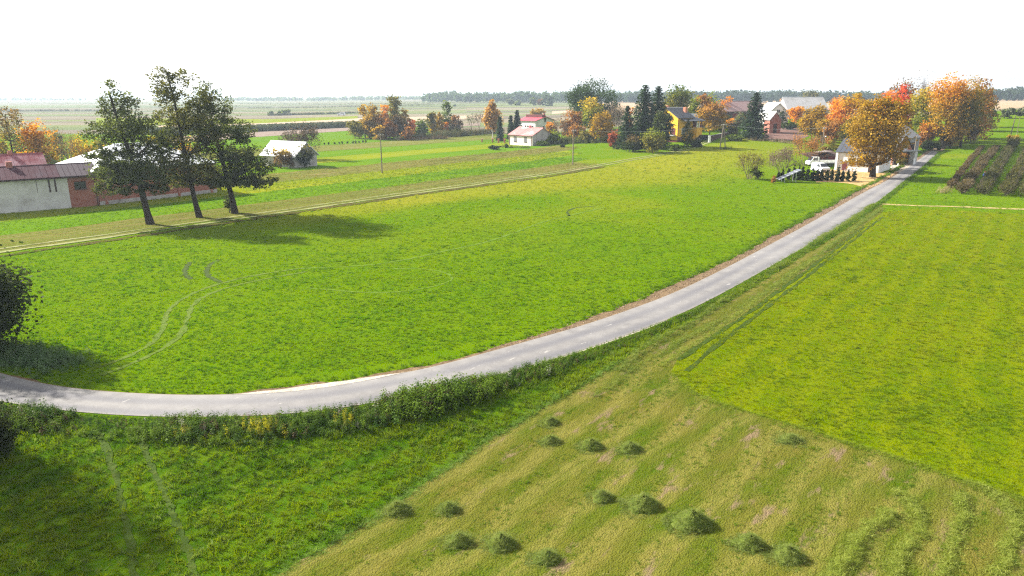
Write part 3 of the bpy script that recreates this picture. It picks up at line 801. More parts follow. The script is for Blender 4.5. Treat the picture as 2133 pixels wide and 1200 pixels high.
GN = {}
def gn_group(c):
    if c.name in GN: return GN[c.name]
    g = bpy.data.node_groups.new('scatter ' + c.name, 'GeometryNodeTree')
    g.interface.new_socket('Geometry', in_out='INPUT', socket_type='NodeSocketGeometry')
    g.interface.new_socket('Geometry', in_out='OUTPUT', socket_type='NodeSocketGeometry')
    n = g.nodes; i = n.new('NodeGroupInput'); o = n.new('NodeGroupOutput')
    ci = n.new('GeometryNodeCollectionInfo'); ci.inputs['Collection'].default_value = c
    ci.inputs['Separate Children'].default_value = True; ci.inputs['Reset Children'].default_value = True
    ip = n.new('GeometryNodeInstanceOnPoints'); ip.inputs['Pick Instance'].default_value = True
    def na(name, t):
        a = n.new('GeometryNodeInputNamedAttribute'); a.data_type = t; a.inputs['Name'].default_value = name
        return [s for s in a.outputs if s.enabled and s.name == 'Attribute'][0]
    g.links.new(i.outputs[0], ip.inputs['Points']); g.links.new(ci.outputs[0], ip.inputs['Instance'])
    g.links.new(na('pick', 'INT'), ip.inputs['Instance Index'])
    g.links.new(na('rot', 'FLOAT_VECTOR'), ip.inputs['Rotation'])
    g.links.new(na('scl', 'FLOAT_VECTOR'), ip.inputs['Scale'])
    g.links.new(ip.outputs[0], o.inputs[0])
    GN[c.name] = g
    return g

def scatter(name, pts, scl, col, c, label, tilt=0.25, kind='stuff', parent=None, sink=0.0, zs=None, rotz=None):
    n = len(pts)
    me = bpy.data.meshes.new(name); me.vertices.add(n)
    p = np.array(pts, np.float32).copy(); p[:, 2] -= sink
    me.vertices.foreach_set('co', p.ravel())
    rot = np.stack([rng.normal(0, tilt, n), rng.normal(0, tilt, n), rng.uniform(0, 6.283, n) if rotz is None else rotz], 1).astype(np.float32)
    s = np.asarray(scl, np.float32)
    if s.ndim == 1: s = np.stack([s, s, s if zs is None else zs], 1)
    a = me.attributes.new('rot', 'FLOAT_VECTOR', 'POINT'); a.data.foreach_set('vector', rot.ravel())
    a = me.attributes.new('scl', 'FLOAT_VECTOR', 'POINT'); a.data.foreach_set('vector', np.ascontiguousarray(s, np.float32).ravel())
    a = me.attributes.new('pick', 'INT', 'POINT'); a.data.foreach_set('value', rng.integers(0, 12, n).astype(np.int32) % max(1, len(c.objects)))
    c4 = np.ones((n, 4), np.float32); c4[:, :3] = np.clip(col, 0, 1)
    a = me.attributes.new('col', 'FLOAT_COLOR', 'POINT'); a.data.foreach_set('color', c4.ravel())
    o = link(name, me, None, parent)
    md = o.modifiers.new('scatter', 'NODES'); md.node_group = gn_group(c)
    return tag(o, label if parent is None else None, None, None, kind)

def bake(name, pts, scl, col, c, material, tilt=0.4, parent=None, zs=None):
    """the same tufts as one real mesh"""
    P_ = []
    for o in c.objects:
        v = np.array([w.co for w in o.data.vertices]); f = [tuple(w.vertices) for w in o.data.polygons]
        P_.append((v, np.array([w if len(w) == 4 else (w[0], w[1], w[2], w[2]) for w in f])))
    n = len(pts); pick = rng.integers(0, len(P_), n); V = []; F = []; K = []; b = 0
    a = rng.uniform(0, 6.283, n); tx = rng.normal(0, tilt, n); ty = rng.normal(0, tilt, n)
    for i in range(n):
        v, f = P_[pick[i]]
        s3 = np.array([scl[i], scl[i], scl[i] if zs is None else zs[i]])
        w = v * s3; ca, sa = math.cos(a[i]), math.sin(a[i])
        x = w[:, 0] * ca - w[:, 1] * sa + w[:, 2] * tx[i]; y = w[:, 0] * sa + w[:, 1] * ca + w[:, 2] * ty[i]
        z = w[:, 2] - x * tx[i] * .5 - y * ty[i] * .5
        V.append(np.stack([x, y, z], 1) + pts[i]); F.append(f + b); b += len(v); K.append(np.repeat(np.asarray(col[i])[None], len(v), 0))
    V = np.vstack(V); F = np.vstack(F); K = np.vstack(K)
    me = bpy.data.meshes.new(name)
    me.from_pydata(V.tolist(), [], [tuple(q[:3]) if q[2] == q[3] else tuple(q) for q in F.tolist()])
    at = me.attributes.new('col', 'FLOAT_COLOR', 'POINT'); c4 = np.ones((len(V), 4), np.float32); c4[:, :3] = K
    at.data.foreach_set('color', c4.ravel())
    return link(name, me, material, parent)

def lerp(a, b, t): return np.asarray(a)[None, :] * (1 - t)[:, None] + np.asarray(b)[None, :] * t[:, None]

# candidate points over everything the picture can see up close
def candidates(rho, d1):
    n = int(rho * 0.86 * d1 * d1); out = []
    y = d1 * np.sqrt(rng.random(n)); x = y * rng.uniform(-0.86, 0.86, n); d = np.hypot(x, y)
    k = (rng.random(n) < np.minimum(1, (42 / np.maximum(d, 1)) ** 2.7)) & (y > 17)
    return np.stack([x[k], y[k]], 1)
q = candidates(34, 190)
dR, sR, _ = seg_dist(q[:, 0], q[:, 1], ROAD_C[::4])
half = 1.9
inB = inside(q, POLY_B); inC = inside(q, POLY_C) & ~inB; inD = inside(q, POLY_D) & ~inB & ~inC
uu = (q[:, 0] - o795[0]) * SNRM[0] + (q[:, 1] - o795[1]) * SNRM[1]
rutd = np.full(len(q), 9.0)
for c in RUTS: rutd = np.minimum(rutd, seg_dist(q[:, 0], q[:, 1], c[::4])[0])
roadw = np.interp(q[:, 1], [36, 60, 90, 190], [2.1, 1.75, 1.45, 1.25])
free = (dR > roadw) & (rng.random(len(q)) < np.clip((rutd - .02) / .45, .12, 1))
yardpoly = px_line([(1600, 384), (1800, 392), (1990, 290), (1990, 250), (1600, 300)])
meadow = free & ~inB & ~inC & ~inD & (uu > 1.5) & ~inside(q, yardpoly)
meadow &= ~((dR < roadw + 1.5 + 0.4 * rng.random(len(q))) & (q[:, 0] > -14) & (q[:, 1] > 36.5))
def put(mask, name, base, amp, cols, c, label, seed, keep=1.0):
    m = mask & (rng.random(len(q)) < keep)
    w = q[m]; d = np.hypot(w[:, 0], w[:, 1])
    z = H(w[:, 0], w[:, 1])
    s = base * (1 + amp * rng.normal(0, 1, len(w)).clip(-1.6, 2.5)) * (0.8 + 0.6 * fbm(w[:, 0] / 3, w[:, 1] / 3, seed + 5)) * np.interp(d, [20, 42, 80, 190], [0.85, 1.0, 1.5, 2.6])
    row = fbm((w[:, 0] * SNRM[0] + w[:, 1] * SNRM[1]) / 1.3, (w[:, 0] * SDIR[0] + w[:, 1] * SDIR[1]) / 14, seed + 2)
    mot = fbm(w[:, 0] / 1.6, w[:, 1] / 1.6, seed + 9)
    t = np.clip(fbm(w[:, 0] / 9, w[:, 1] / 9, seed) * 1.3 + (row - .5) * (1.3 if 'rough' in name else .5) + (.28 if 'rough' in name else (.16 if name == 'meadow_grass' else 0)) * np.sin(6.283 * ((w[:, 0] * SNRM[0] + w[:, 1] * SNRM[1]) / 1.9 + fbm(w[:, 0] / 12, w[:, 1] / 12, 5))) + (mot - .5) * .9 - 0.15 + rng.normal(0, .2, len(w)), 0, 1)
    if name in ('grass', 'meadow_grass'): t = np.clip(t * .75 + .45 * S(w[:, 1], 42, 110) - .08, 0, 1)
    col = lerp(cols[0], cols[1], t)
    if name == 'grass':
        uw = (w[:, 0] - o795[0]) * SNRM[0] + (w[:, 1] - o795[1]) * SNRM[1]; aw = (w[:, 0] - o795[0]) * SDIR[0] + (w[:, 1] - o795[1]) * SDIR[1]
        dk = (dryf(uw, aw, w[:, 0], w[:, 1]) * rng.uniform(.6, 1, len(w)))[:, None]
        col = col * (1 - dk) + np.array([0.27, 0.28, 0.015]) * dk
    k = rng.random(len(w)) < cols[3] * np.interp(d, [40, 120], [1, .25])
    col[k] = np.asarray(cols[2]) * rng.uniform(.7, 1.2, k.sum())[:, None]
    return scatter(name, np.column_stack([w, z]), s, col, c, label, 0.2, zs=s * rng.uniform(.5, .9, len(w)))
put(meadow, 'grass', 0.12, 0.35, [(0.078, 0.190, 0.001), (0.205, 0.285, 0.001), (0.045, 0.12, 0.001), 0.07], C_GRASS, 'short lush grass over the big meadow', 3, 0.95)
put(inB & free, 'meadow_grass', 0.13, 0.35, [(0.110, 0.180, 0.001), (0.255, 0.262, 0.001), (0.060, 0.110, 0.001), 0.07], C_GRASS, 'yellow-green grass of the uncut meadow', 13, 0.95)
un_ = q[:, 0] * SNRM[0] + q[:, 1] * SNRM[1]
stripe = .5 + .27 * np.sin(2 * np.pi * (un_ / 2.1 + 1.1 * fbm(q[:, 0] / 11, q[:, 1] / 11, 77))) + 1.0 * (-.5 + fbm((q[:, 0] * SNRM[0] + q[:, 1] * SNRM[1]) / 1.1, (q[:, 0] * SDIR[0] + q[:, 1] * SDIR[1]) / 9, 71))
put(inC & free & (stripe > .5), 'mown_grass', 0.13, 0.35, [(0.12, 0.18, 0.008), (0.25, 0.24, 0.045), (0.38, 0.34, 0.14), 0.13], C_HAY, 'pale cut grass lying on the mown meadow', 23, 0.75)
put(inC & free & (stripe <= .53), 'mown_stubble', 0.10, 0.35, [(0.065, 0.15, 0.003), (0.14, 0.20, 0.010), (0.30, 0.25, 0.08), 0.10], C_GRASS, 'green regrowth between the cut swaths', 43, 0.7)
put(inD & free & (dR > roadw + .4), 'rough_grass_blades', 0.20, 0.4, [(0.050, 0.120, 0.001), (0.155, 0.210, 0.002), (0.15, 0.21, 0.04), 0.08], C_GRASS, 'long grass blades below the lane', 33, 0.95)

# lighter ridge of cut grass on the mown field border, and windrows
def windrow(pts, w, hgt, n, label, seed, cols=((0.16, 0.22, 0.02), (0.32, 0.35, 0.07))):
    c = resample(smooth_line(px_line(pts), 2), 200)
    r_ = np.random.default_rng(seed)
    k = r_.integers(0, 199, n); tt = r_.random(n)
    p = c[k] * (1 - tt)[:, None] + c[k + 1] * tt[:, None]
    dd = c[k + 1] - c[k]; dd /= np.linalg.norm(dd, axis=1)[:, None]
    off = r_.normal(0, w / 2.6, n); gap = 0.55 + 0.9 * vnoise(k * 0.11, k * 0.0, seed)
    p = p + np.stack([-dd[:, 1], dd[:, 0]], 1) * (off + 0.5 * w * (vnoise(k * .07, k * 0. + 3, seed) - .5))[:, None]
    zz = H(p[:, 0], p[:, 1]) + .75 * hgt * np.exp(-(off / (w * .33)) ** 2) * r_.random(n) * np.clip(gap - .3, 0.1, 1)
    keep = r_.random(n) < gap
    d = np.hypot(p[:, 0], p[:, 1]); s = 0.17 * np.interp(d, [20, 60, 150], [0.9, 1.3, 2.0]) * r_.uniform(.7, 1.4, n)
    col = lerp(cols[0], cols[1], r_.random(n))
    o = bake('windrow', np.column_stack([p, zz])[keep], s[keep], col[keep], C_HAY, LEAF, 0.5)
    tag(o, label, 'windrow', 'windrows of cut grass')
windrow(C_LEFT[6:12], 0.55, .14, 1700, 'thin pale ridge of cut grass along the mown field border', 1, ((0.12, 0.24, 0.02), (0.24, 0.33, 0.07)))
windrow([(1820, 428), (1700, 506), (1600, 572), (1500, 632), (1420, 684), (1330, 740), (1290, 775)], 0.9, .42, 4200, 'thickest windrow beside the lane verge', 2, ((0.09, 0.15, 0.02), (0.25, 0.29, 0.06)))
windrow([(1838, 434), (1720, 522), (1620, 592), (1500, 668), (1420, 716), (1330, 765), (1240, 830)], 0.6, .32, 2600, 'middle windrow between verge and uncut meadow', 3, ((0.10, 0.16, 0.02), (0.26, 0.30, 0.06)))
windrow([(1700, 538), (1600, 610), (1500, 684), (1420, 735), (1380, 765)], 0.45, .2, 1300, 'faintest windrow next to the uncut meadow edge', 4)
windrow([(1720, 1215), (1770, 1160), (1810, 1110), (1860, 1070)], 0.7, .45, 1300, 'short thick windrow in the bottom right of the mown field', 5)
windrow([(1860, 1210), (1890, 1150), (1920, 1090), (1900, 1040), (1860, 1030)], 0.6, .36, 1200, 'hooked windrow right of the short thick one', 6)
windrow([(1960, 1210), (1985, 1140), (2010, 1080), (2000, 1030)], 0.5, .3, 1000, 'straight windrow third from the uncut meadow corner', 7)
windrow([(2085, 1210), (2100, 1140), (2120, 1085), (2080, 1035), (2010, 1005)], 0.5, .3, 1200, 'outermost curving windrow in the bottom right corner', 8)
windrow([(1398, 780), (1430, 810), (1500, 845), (1600, 873), (1700, 903), (1800, 934), (1900, 966), (2000, 1004), (2133, 1042)], 0.4, .10, 1300, 'cut grass ridge along the near edge of the uncut meadow', 9, ((0.14, 0.22, 0.005), (0.26, 0.31, 0.03)))

# streaky cover on the nearer strips
def strip_cover(name, y0, y1, s0, s1, n, cols, label, c, size, seed):
    a = P(795, y0)[:2]; b = P(795, y1)[:2]; wid = float(np.dot(b - a, SNRM)); r2 = np.random.default_rng(seed)
    sx_ = r2.uniform(s0, s1, n); row = r2.integers(0, 14, n) / 14 + r2.normal(0, .018, n)
    w = a + SDIR * sx_[:, None] + SNRM * (np.clip(row, 0.01, .99) * wid)[:, None]
    t = np.clip(fbm(sx_ / 7, row * 14, seed) * 1.8 - .4 + r2.normal(0, .2, n), 0, 1)
    s = size * r2.uniform(.6, 1.4, n) * np.interp(w[:, 1], [70, 180], [.8, 1.4])
    scatter(name, np.column_stack([w, H(w[:, 0], w[:, 1])]), s, lerp(*cols, t), c, label, .3, zs=s * .6)
strip_cover('strip_stubble', 391, 412, -120, 60, 9000, ((0.10, 0.11, 0.02), (0.30, 0.25, 0.09)), 'rows of cut grass on the brown strip beside the farm track', C_HAY, .32, 1)
strip_cover('strip_stubble', 341, 357, -90, 70, 5500, ((0.11, 0.11, 0.02), (0.30, 0.25, 0.09)), 'rows of cut grass on the brown strip behind the first power pole', C_HAY, .42, 2)
strip_cover('strip_grass', 372, 391, -120, 60, 6500, ((0.075, 0.18, 0.003), (0.17, 0.26, 0.004)), 'lush grass on the green strip before the sheds', C_GRASS, .26, 3)
strip_cover('strip_grass', 357, 372, -110, 64, 5000, ((0.13, 0.21, 0.004), (0.26, 0.28, 0.01)), 'pale grass on the yellow-green strip by the first power pole', C_GRASS, .28, 4)

# hay heaps
HEAPS = [(827, 1066, 62, 38, 'hay heap closest to the long-grass border, front pair'), (935, 1064, 54, 36, 'pointed hay heap second from the long-grass border'),
         (957, 1132, 66, 44, 'steep hay heap in front row beside bare soil'), (1044, 1137, 74, 44, 'broad hay heap in front row, middle of three'), (1140, 1168, 66, 42, 'dark-sided hay heap in front row nearest the picture bottom'),
         (1255, 1040, 52, 32, 'small bright hay heap paired with a larger one'), (1340, 1056, 76, 42, 'large rounded hay heap paired with a smaller bright one'), (1442, 1094, 92, 46, 'widest hay heap of all, right of centre'),
         (1562, 1138, 72, 50, 'pale tall hay heap between the widest and the last one'), (1643, 1162, 74, 46, 'last hay heap in the front row toward the windrows'), (1147, 882, 40, 22, 'hay heap farthest up the mown field'),
         (1147, 922, 44, 24, 'hay heap directly below the farthest one'), (1232, 932, 52, 28, 'low hay heap left of the back-row pair'), (1312, 937, 50, 30, 'cone-shaped hay heap right of the back-row pair'),
         (1648, 918, 58, 16, 'flat dark heap by the uncut meadow edge')]
def heap(px, py, w, h, label, seed):
    p = P(px, py); s = scale_at(p); rr = w * s * 0.5; hh = min(h * s * .92, rr * .9)
    r_ = np.random.default_rng(seed)
    root = empty('hay_heap', p, 0, label, 'hay heap', 'hay heaps on the mown meadow')
    nth, nr = 22, 8; v = []; f = []
    for i in range(nr):
        t = i / (nr - 1); q_ = (1 - t)
        for k in range(nth):
            a = 2 * math.pi * k / nth
            j = 1 + 0.3 * (vnoise(3 + 2 * math.cos(a), 3 + 2 * math.sin(a) + t * 2, seed) - .5) + 0.12 * r_.normal()
            v.append((rr * q_ * j * math.cos(a), rr * q_ * j * math.sin(a) * 0.9, hh * (1 - q_ ** 1.05) * (0.96 + .06 * r_.normal()) * .92 - 0.04))
    for i in range(nr - 1):
        for k in range(nth): f.append((i * nth + k, i * nth + (k + 1) % nth, (i + 1) * nth + (k + 1) % nth, (i + 1) * nth + k))
    me = bpy.data.meshes.new('mound'); me.from_pydata(v, [], f); me.shade_smooth()
    link('mound', me, HAYM, root)
    n = int(150 + 650 * rr * rr)
    a = r_.uniform(0, 6.283, n); q_ = np.sqrt(r_.random(n)) * 1.4; 
    ang = vnoise(3 + 2 * np.cos(a), 3 + 2 * np.sin(a), seed)
    pts = np.stack([rr * q_ * np.cos(a) * (1 + .3 * (ang - .5)), rr * q_ * np.sin(a) * .9 * (1 + .3 * (ang - .5)), hh * (1 - np.minimum(q_, 1) ** 1.05) * .92], 1)
    col = lerp((0.11, 0.17, 0.025), (0.29, 0.32, 0.09), np.clip(r_.normal(.45, .28, n), 0, 1))
    bake('straw', pts, 0.12 * r_.uniform(.7, 1.5, n), col, C_HAY, LEAF, 0.6, root)
HAYM = field_mat('hay', [(0.05, 0.08, 0.012), (0.08, 0.10, 0.02), (0.05, 0.08, 0.012), (0.11, 0.13, 0.03), (0.09, 0.11, 0.02)], 0.8, 6.0)
for i, h in enumerate(HEAPS): heap(*h, seed=100 + i)

# roadside weeds, clods, yellow flowers
def along(pl, n, w0, w1, r_):
    k = r_.integers(0, len(pl) - 1, n); t = r_.random(n)
    p = pl[k] * (1 - t)[:, None] + pl[k + 1] * t[:, None]
    return p, k
r_ = np.random.default_rng(5)
n = 5200
K0, K1 = kpx(-130), kpx(1420)
k = r_.integers(K0, K1, n); off = r_.beta(1.3, 1.7, n)
wd_w = np.interp(k, [kpx(q_) for q_ in (-130, 0, 200, 500, 750, 950, 1100, 1250, 1420)], [2.6, 2.4, 2.0, 2.7, 2.7, 2.0, 1.4, 1.0, 0.4])
p = rl[k] - nrm[k] * (0.35 + off * wd_w)[:, None] + r_.normal(0, .12, (n, 2)) + dr[k] * r_.uniform(-.5, .5, n)[:, None]
gate = seg_dist(p[:, 0], p[:, 1], px_line([(185, 880), (290, 880)]))[0]
hgt = np.interp(k, [kpx(q_) for q_ in (-130, 200, 500, 850, 960, 1060, 1250, 1420)], [0.55, 0.45, 0.78, 0.8, 0.72, 0.42, 0.33, 0.22]) * (0.55 + 0.9 * vnoise(k * .2, k * 0., 4)) * np.where(gate < 1.2, 0.45, 1) * r_.uniform(.7, 1.25, n)
col = lerp((0.030, 0.080, 0.005), (0.14, 0.22, 0.010), np.clip(fbm(p[:, 0] * .8, p[:, 1] * .8, 8) * 1.5 - .3 + r_.normal(0, .2, n), 0, 1))
w_ = r_.random(n) < .012; col[w_] = (0.42, 0.42, 0.34)
b_ = r_.random(n) < .08; col[b_] = (0.11, 0.075, 0.04)
scatter('roadside_weeds', np.column_stack([p, H(p[:, 0], p[:, 1])]), hgt * r_.uniform(.8, 1.15, n), col, C_WEED, 'tangle of tall dark weeds on the bank of the bend', 0.15, zs=hgt)
def flowers(px, py, w, n, label, seed, colr=((0.5, 0.44, 0.01), (0.12, 0.17, 0.02))):
    c = P(px, py); r2 = np.random.default_rng(seed); s = scale_at(c)
    pp = c[None, :2] + np.stack([r2.normal(0, w * s * .35, n), r2.normal(0, .35, n)], 1)
    hh = r2.uniform(.6, .95, n)
    o = bake('flowering_weeds', np.column_stack([pp, H(pp[:, 0], pp[:, 1])]), hh * .6, lerp(*colr, r2.random(n)), C_WEED, LEAF, .15, None, hh)
    tag(o, label, 'wildflowers', 'yellow flowers on the bank')
flowers(552, 900, 70, 44, 'patch of yellow wildflowers on the bank, larger one', 1)
flowers(722, 884, 24, 14, 'small patch of yellow wildflowers where the weeds get taller', 2)
flowers(392, 905, 22, 8, 'faint patch of yellow wildflowers near the wheel tracks', 3)
n = 2600
k = r_.integers(70, 398, n); t = r_.random(n)
p = ru[k] + nrm[k] * ((wd[k] + .25) * t)[:, None] + dr[k] * r_.uniform(-.4, .4, n)[:, None]
ss = r_.uniform(.03, .10, n) * np.interp(p[:, 1], [36, 180], [1, 2.2])
scatter('earth_clods', np.column_stack([p, H(p[:, 0], p[:, 1]) + .012]), ss, lerp((0.10, 0.06, 0.04), (0.34, 0.25, 0.17), r_.random(n)), C_CLOD, 'brown clods and dead grass along the lane edge', .4)
# grass fringe on both road edges
n = 5000
k = r_.integers(0, 399, n); sd = r_.random(n) < .55
p = np.where(sd[:, None], rl[k] - nrm[k] * (0.18 + np.abs(r_.normal(0, .35, n)))[:, None], ru[k] + nrm[k] * (np.maximum(wd[k], .1) + .05 + np.abs(r_.normal(0, .4, n)))[:, None]) + dr[k] * r_.uniform(-.4, .4, n)[:, None]
ss = r_.uniform(.10, .22, n) * np.interp(p[:, 1], [36, 60, 180], [1, 1.3, 2.2])
scatter('verge_grass', np.column_stack([p, H(p[:, 0], p[:, 1])]), ss, lerp((0.055, 0.13, 0.004), (0.14, 0.22, 0.01), r_.random(n)), C_GRASS, 'ragged grass fringe along both road edges', .25)
# maize field and undergrowth band
pa = resample(px_line([(330, 282), (547, 274), (724, 266), (780, 264)]), 300)
n = 3600
k = r_.integers(0, 299, n); p = pa[k] + SNRM * r_.uniform(-16, 0, n)[:, None] + r_.normal(0, .5, (n, 2))
scatter('maize_field', np.column_stack([p, H(p[:, 0], p[:, 1])]), r_.uniform(2.0, 2.8, n), lerp((0.03, 0.055, 0.02), (0.10, 0.10, 0.04), r_.random(n) ** 1.6), C_CORN, 'strip of tall dark green maize in the plain', .06)
def thicket(pts, n, wid, h0, h1, ca, cb, label, seed):
    c = resample(px_line(pts), 200); r2 = np.random.default_rng(seed); k = r2.integers(0, 200, n)
    p = c[k] + r2.normal(0, wid, (n, 2)); hh = r2.uniform(h0, h1, n) * (.5 + vnoise(k * .1, k * 0., seed))
    scatter('undergrowth', np.column_stack([p, H(p[:, 0], p[:, 1])]), hh * .9, lerp(ca, cb, r2.random(n)), C_WEED, label, .15, zs=hh)
thicket([(862, 289), (930, 285), (1030, 277)], 900, 2.2, 1.4, 2.8, (0.05, 0.075, 0.02), (0.16, 0.12, 0.06), 'band of tall undergrowth in front of the autumn copse', 1)
thicket([(835, 292), (930, 289)], 350, 1.2, .6, 1.5, (0.22, 0.13, 0.09), (0.30, 0.22, 0.14), 'dry reddish grasses at the copse edge', 2)
thicket([(1130, 300), (1200, 298), (1262, 296)], 700, 2.0, 1.0, 2.2, (0.05, 0.08, 0.015), (0.13, 0.13, 0.03), 'green undergrowth behind the second power pole', 3)
thicket([(1560, 292), (1610, 294), (1660, 300)], 300, 1.2, .5, 1.1, (0.20, 0.15, 0.09), (0.32, 0.26, 0.17), 'dry stalks along the edge of the garden plot', 4)
thicket([(-60, 735), (20, 742), (80, 752), (130, 764)], 900, .8, .3, .7, (0.07, 0.14, 0.05), (0.17, 0.25, 0.11), 'low grey-green brambles at the left edge of the meadow', 5)
thicket([(1040, 306), (1100, 309)], 160, .8, .4, .9, (0.06, 0.09, 0.02), (0.14, 0.14, 0.03), 'weeds at the foot of the white cottage', 6)
thicket([(1496, 311), (1520, 309)], 60, .7, .4, .8, (0.05, 0.08, 0.015), (0.10, 0.12, 0.02), 'weeds round the A-shaped pole', 7)

# ------------------------------------------------------------------ trees
PAL = {
    'alder': ((0.045, 0.062, 0.022), (0.115, 0.135, 0.040)), 'alder2': ((0.060, 0.070, 0.018), (0.165, 0.155, 0.035)),
    'oak': ((0.038, 0.074, 0.016), (0.081, 0.121, 0.024)), 'green': ((0.068, 0.108, 0.020), (0.149, 0.189, 0.027)),
    'lime': ((0.121, 0.162, 0.016), (0.270, 0.297, 0.020)), 'olive': ((0.101, 0.101, 0.019), (0.257, 0.209, 0.027)),
    'yellow': ((0.324, 0.230, 0.014), (0.621, 0.405, 0.020)), 'gold': ((0.230, 0.162, 0.014), (0.540, 0.311, 0.016)),
    'ochre': ((0.19, 0.12, 0.008), (0.50, 0.29, 0.015)), 'orange': ((0.486, 0.176, 0.008), (0.837, 0.351, 0.014)),
    'red': ((0.540, 0.061, 0.016), (0.837, 0.135, 0.041)), 'redor': ((0.567, 0.135, 0.011), (0.837, 0.257, 0.016)),
    'rust': ((0.203, 0.088, 0.027), (0.446, 0.203, 0.047)), 'tan': ((0.351, 0.189, 0.047), (0.621, 0.351, 0.095)),
    'brown': ((0.115, 0.074, 0.034), (0.230, 0.142, 0.061)), 'mauve': ((0.135, 0.095, 0.081), (0.243, 0.176, 0.142)),
    'spruce': ((0.014, 0.035, 0.019), (0.041, 0.070, 0.030)), 'pine': ((0.020, 0.041, 0.019), (0.054, 0.074, 0.027)),
    'thuja': ((0.016, 0.035, 0.009), (0.061, 0.074, 0.014)), 'thujao': ((0.047, 0.061, 0.014), (0.135, 0.128, 0.020)),
    'grey': ((0.095, 0.115, 0.068), (0.176, 0.189, 0.108)), 'dark': ((0.024, 0.043, 0.014), (0.061, 0.074, 0.019)),
}
def leaf_quads(c, size, r_, elong=1.0, up=0.35, axis=None):
    n = len(c)
    nr = r_.normal(0, 1, (n, 3)); nr[:, 2] = np.abs(nr[:, 2]) + up; nr /= np.linalg.norm(nr, axis=1)[:, None]
    a = axis if axis is not None else np.cross(nr, r_.normal(0, 1, (n, 3)))
    a = a / np.maximum(np.linalg.norm(a, axis=1), 1e-6)[:, None]
    b = np.cross(nr, a); b /= np.maximum(np.linalg.norm(b, axis=1), 1e-6)[:, None]
    s = size * r_.uniform(.6, 1.35, n)
    A = a * (s * .62 * elong)[:, None]; B = b * (s * .42)[:, None]
    v = np.stack([c - A, c - A * .1 + B, c + A, c + A * .1 - B], 1).reshape(-1, 3)
    return v, np.arange(4 * n).reshape(n, 4)

def crown_mesh(name, centres, cols, size, r_, parent, elong=1.0, axis=None, up=.35):
    v, f = leaf_quads(centres, size, r_, elong, up, axis)
    me = np_mesh(name, v, f, np.repeat(np.clip(cols, 0, 1), 4, 0))
    return link(name, me, LEAF, parent)

def lobes_for(shape, h, w, r_):
    """crown volumes in local metres: (cx, cy, cz, rx, ry, rz, weight)"""
    R_ = w / 2
    if shape == 'round': 
        R_ *= 1.08; b = [(0, 0, .56 * h, R_ * .88, R_ * .88, .40 * h, 1.2)]
        for i in range(7):
            a = i * .9 + r_.uniform(-.3, .3); q = R_ * r_.uniform(.35, .6)
            b.append((q * math.cos(a), q * math.sin(a), h * r_.uniform(.26, .82), R_ * .48, R_ * .48, h * .17, .35))
        return b
    if shape == 'bush':
        b = [(0, 0, .5 * h, R_ * .8, R_ * .8, .46 * h, 1.0)]
        for i in range(6):
            a = i * 1.05 + r_.uniform(-.3, .3); q = R_ * r_.uniform(.3, .6)
            b.append((q * math.cos(a), q * math.sin(a), h * r_.uniform(.25, .72), R_ * .42, R_ * .42, h * .24, .35))
        return b
    if shape == 'tall':
        b = []
        for i in range(8):
            t = i / 7; q = R_ * .35 * r_.random(); a = r_.uniform(0, 6.28); rad = R_ * (1.28 - .62 * abs(t - .3) ** 1.2 / .7)
            b.append((q * math.cos(a), q * math.sin(a), h * (.12 + .78 * t), rad, rad, h * .14, .3 + rad / R_))
        return b
    if shape == 'column':
        b = []
        for i in range(9):
            t = i / 8; rad = R_ * (1 - t ** 2.2 * .85) * min(1, .75 + t * 2)
            b.append((0, 0, h * (.08 + .84 * t), rad, rad, h * .12, .25 + rad / R_))
        return b
    return [(0, 0, .5 * h, R_, R_, .5 * h, 1)]

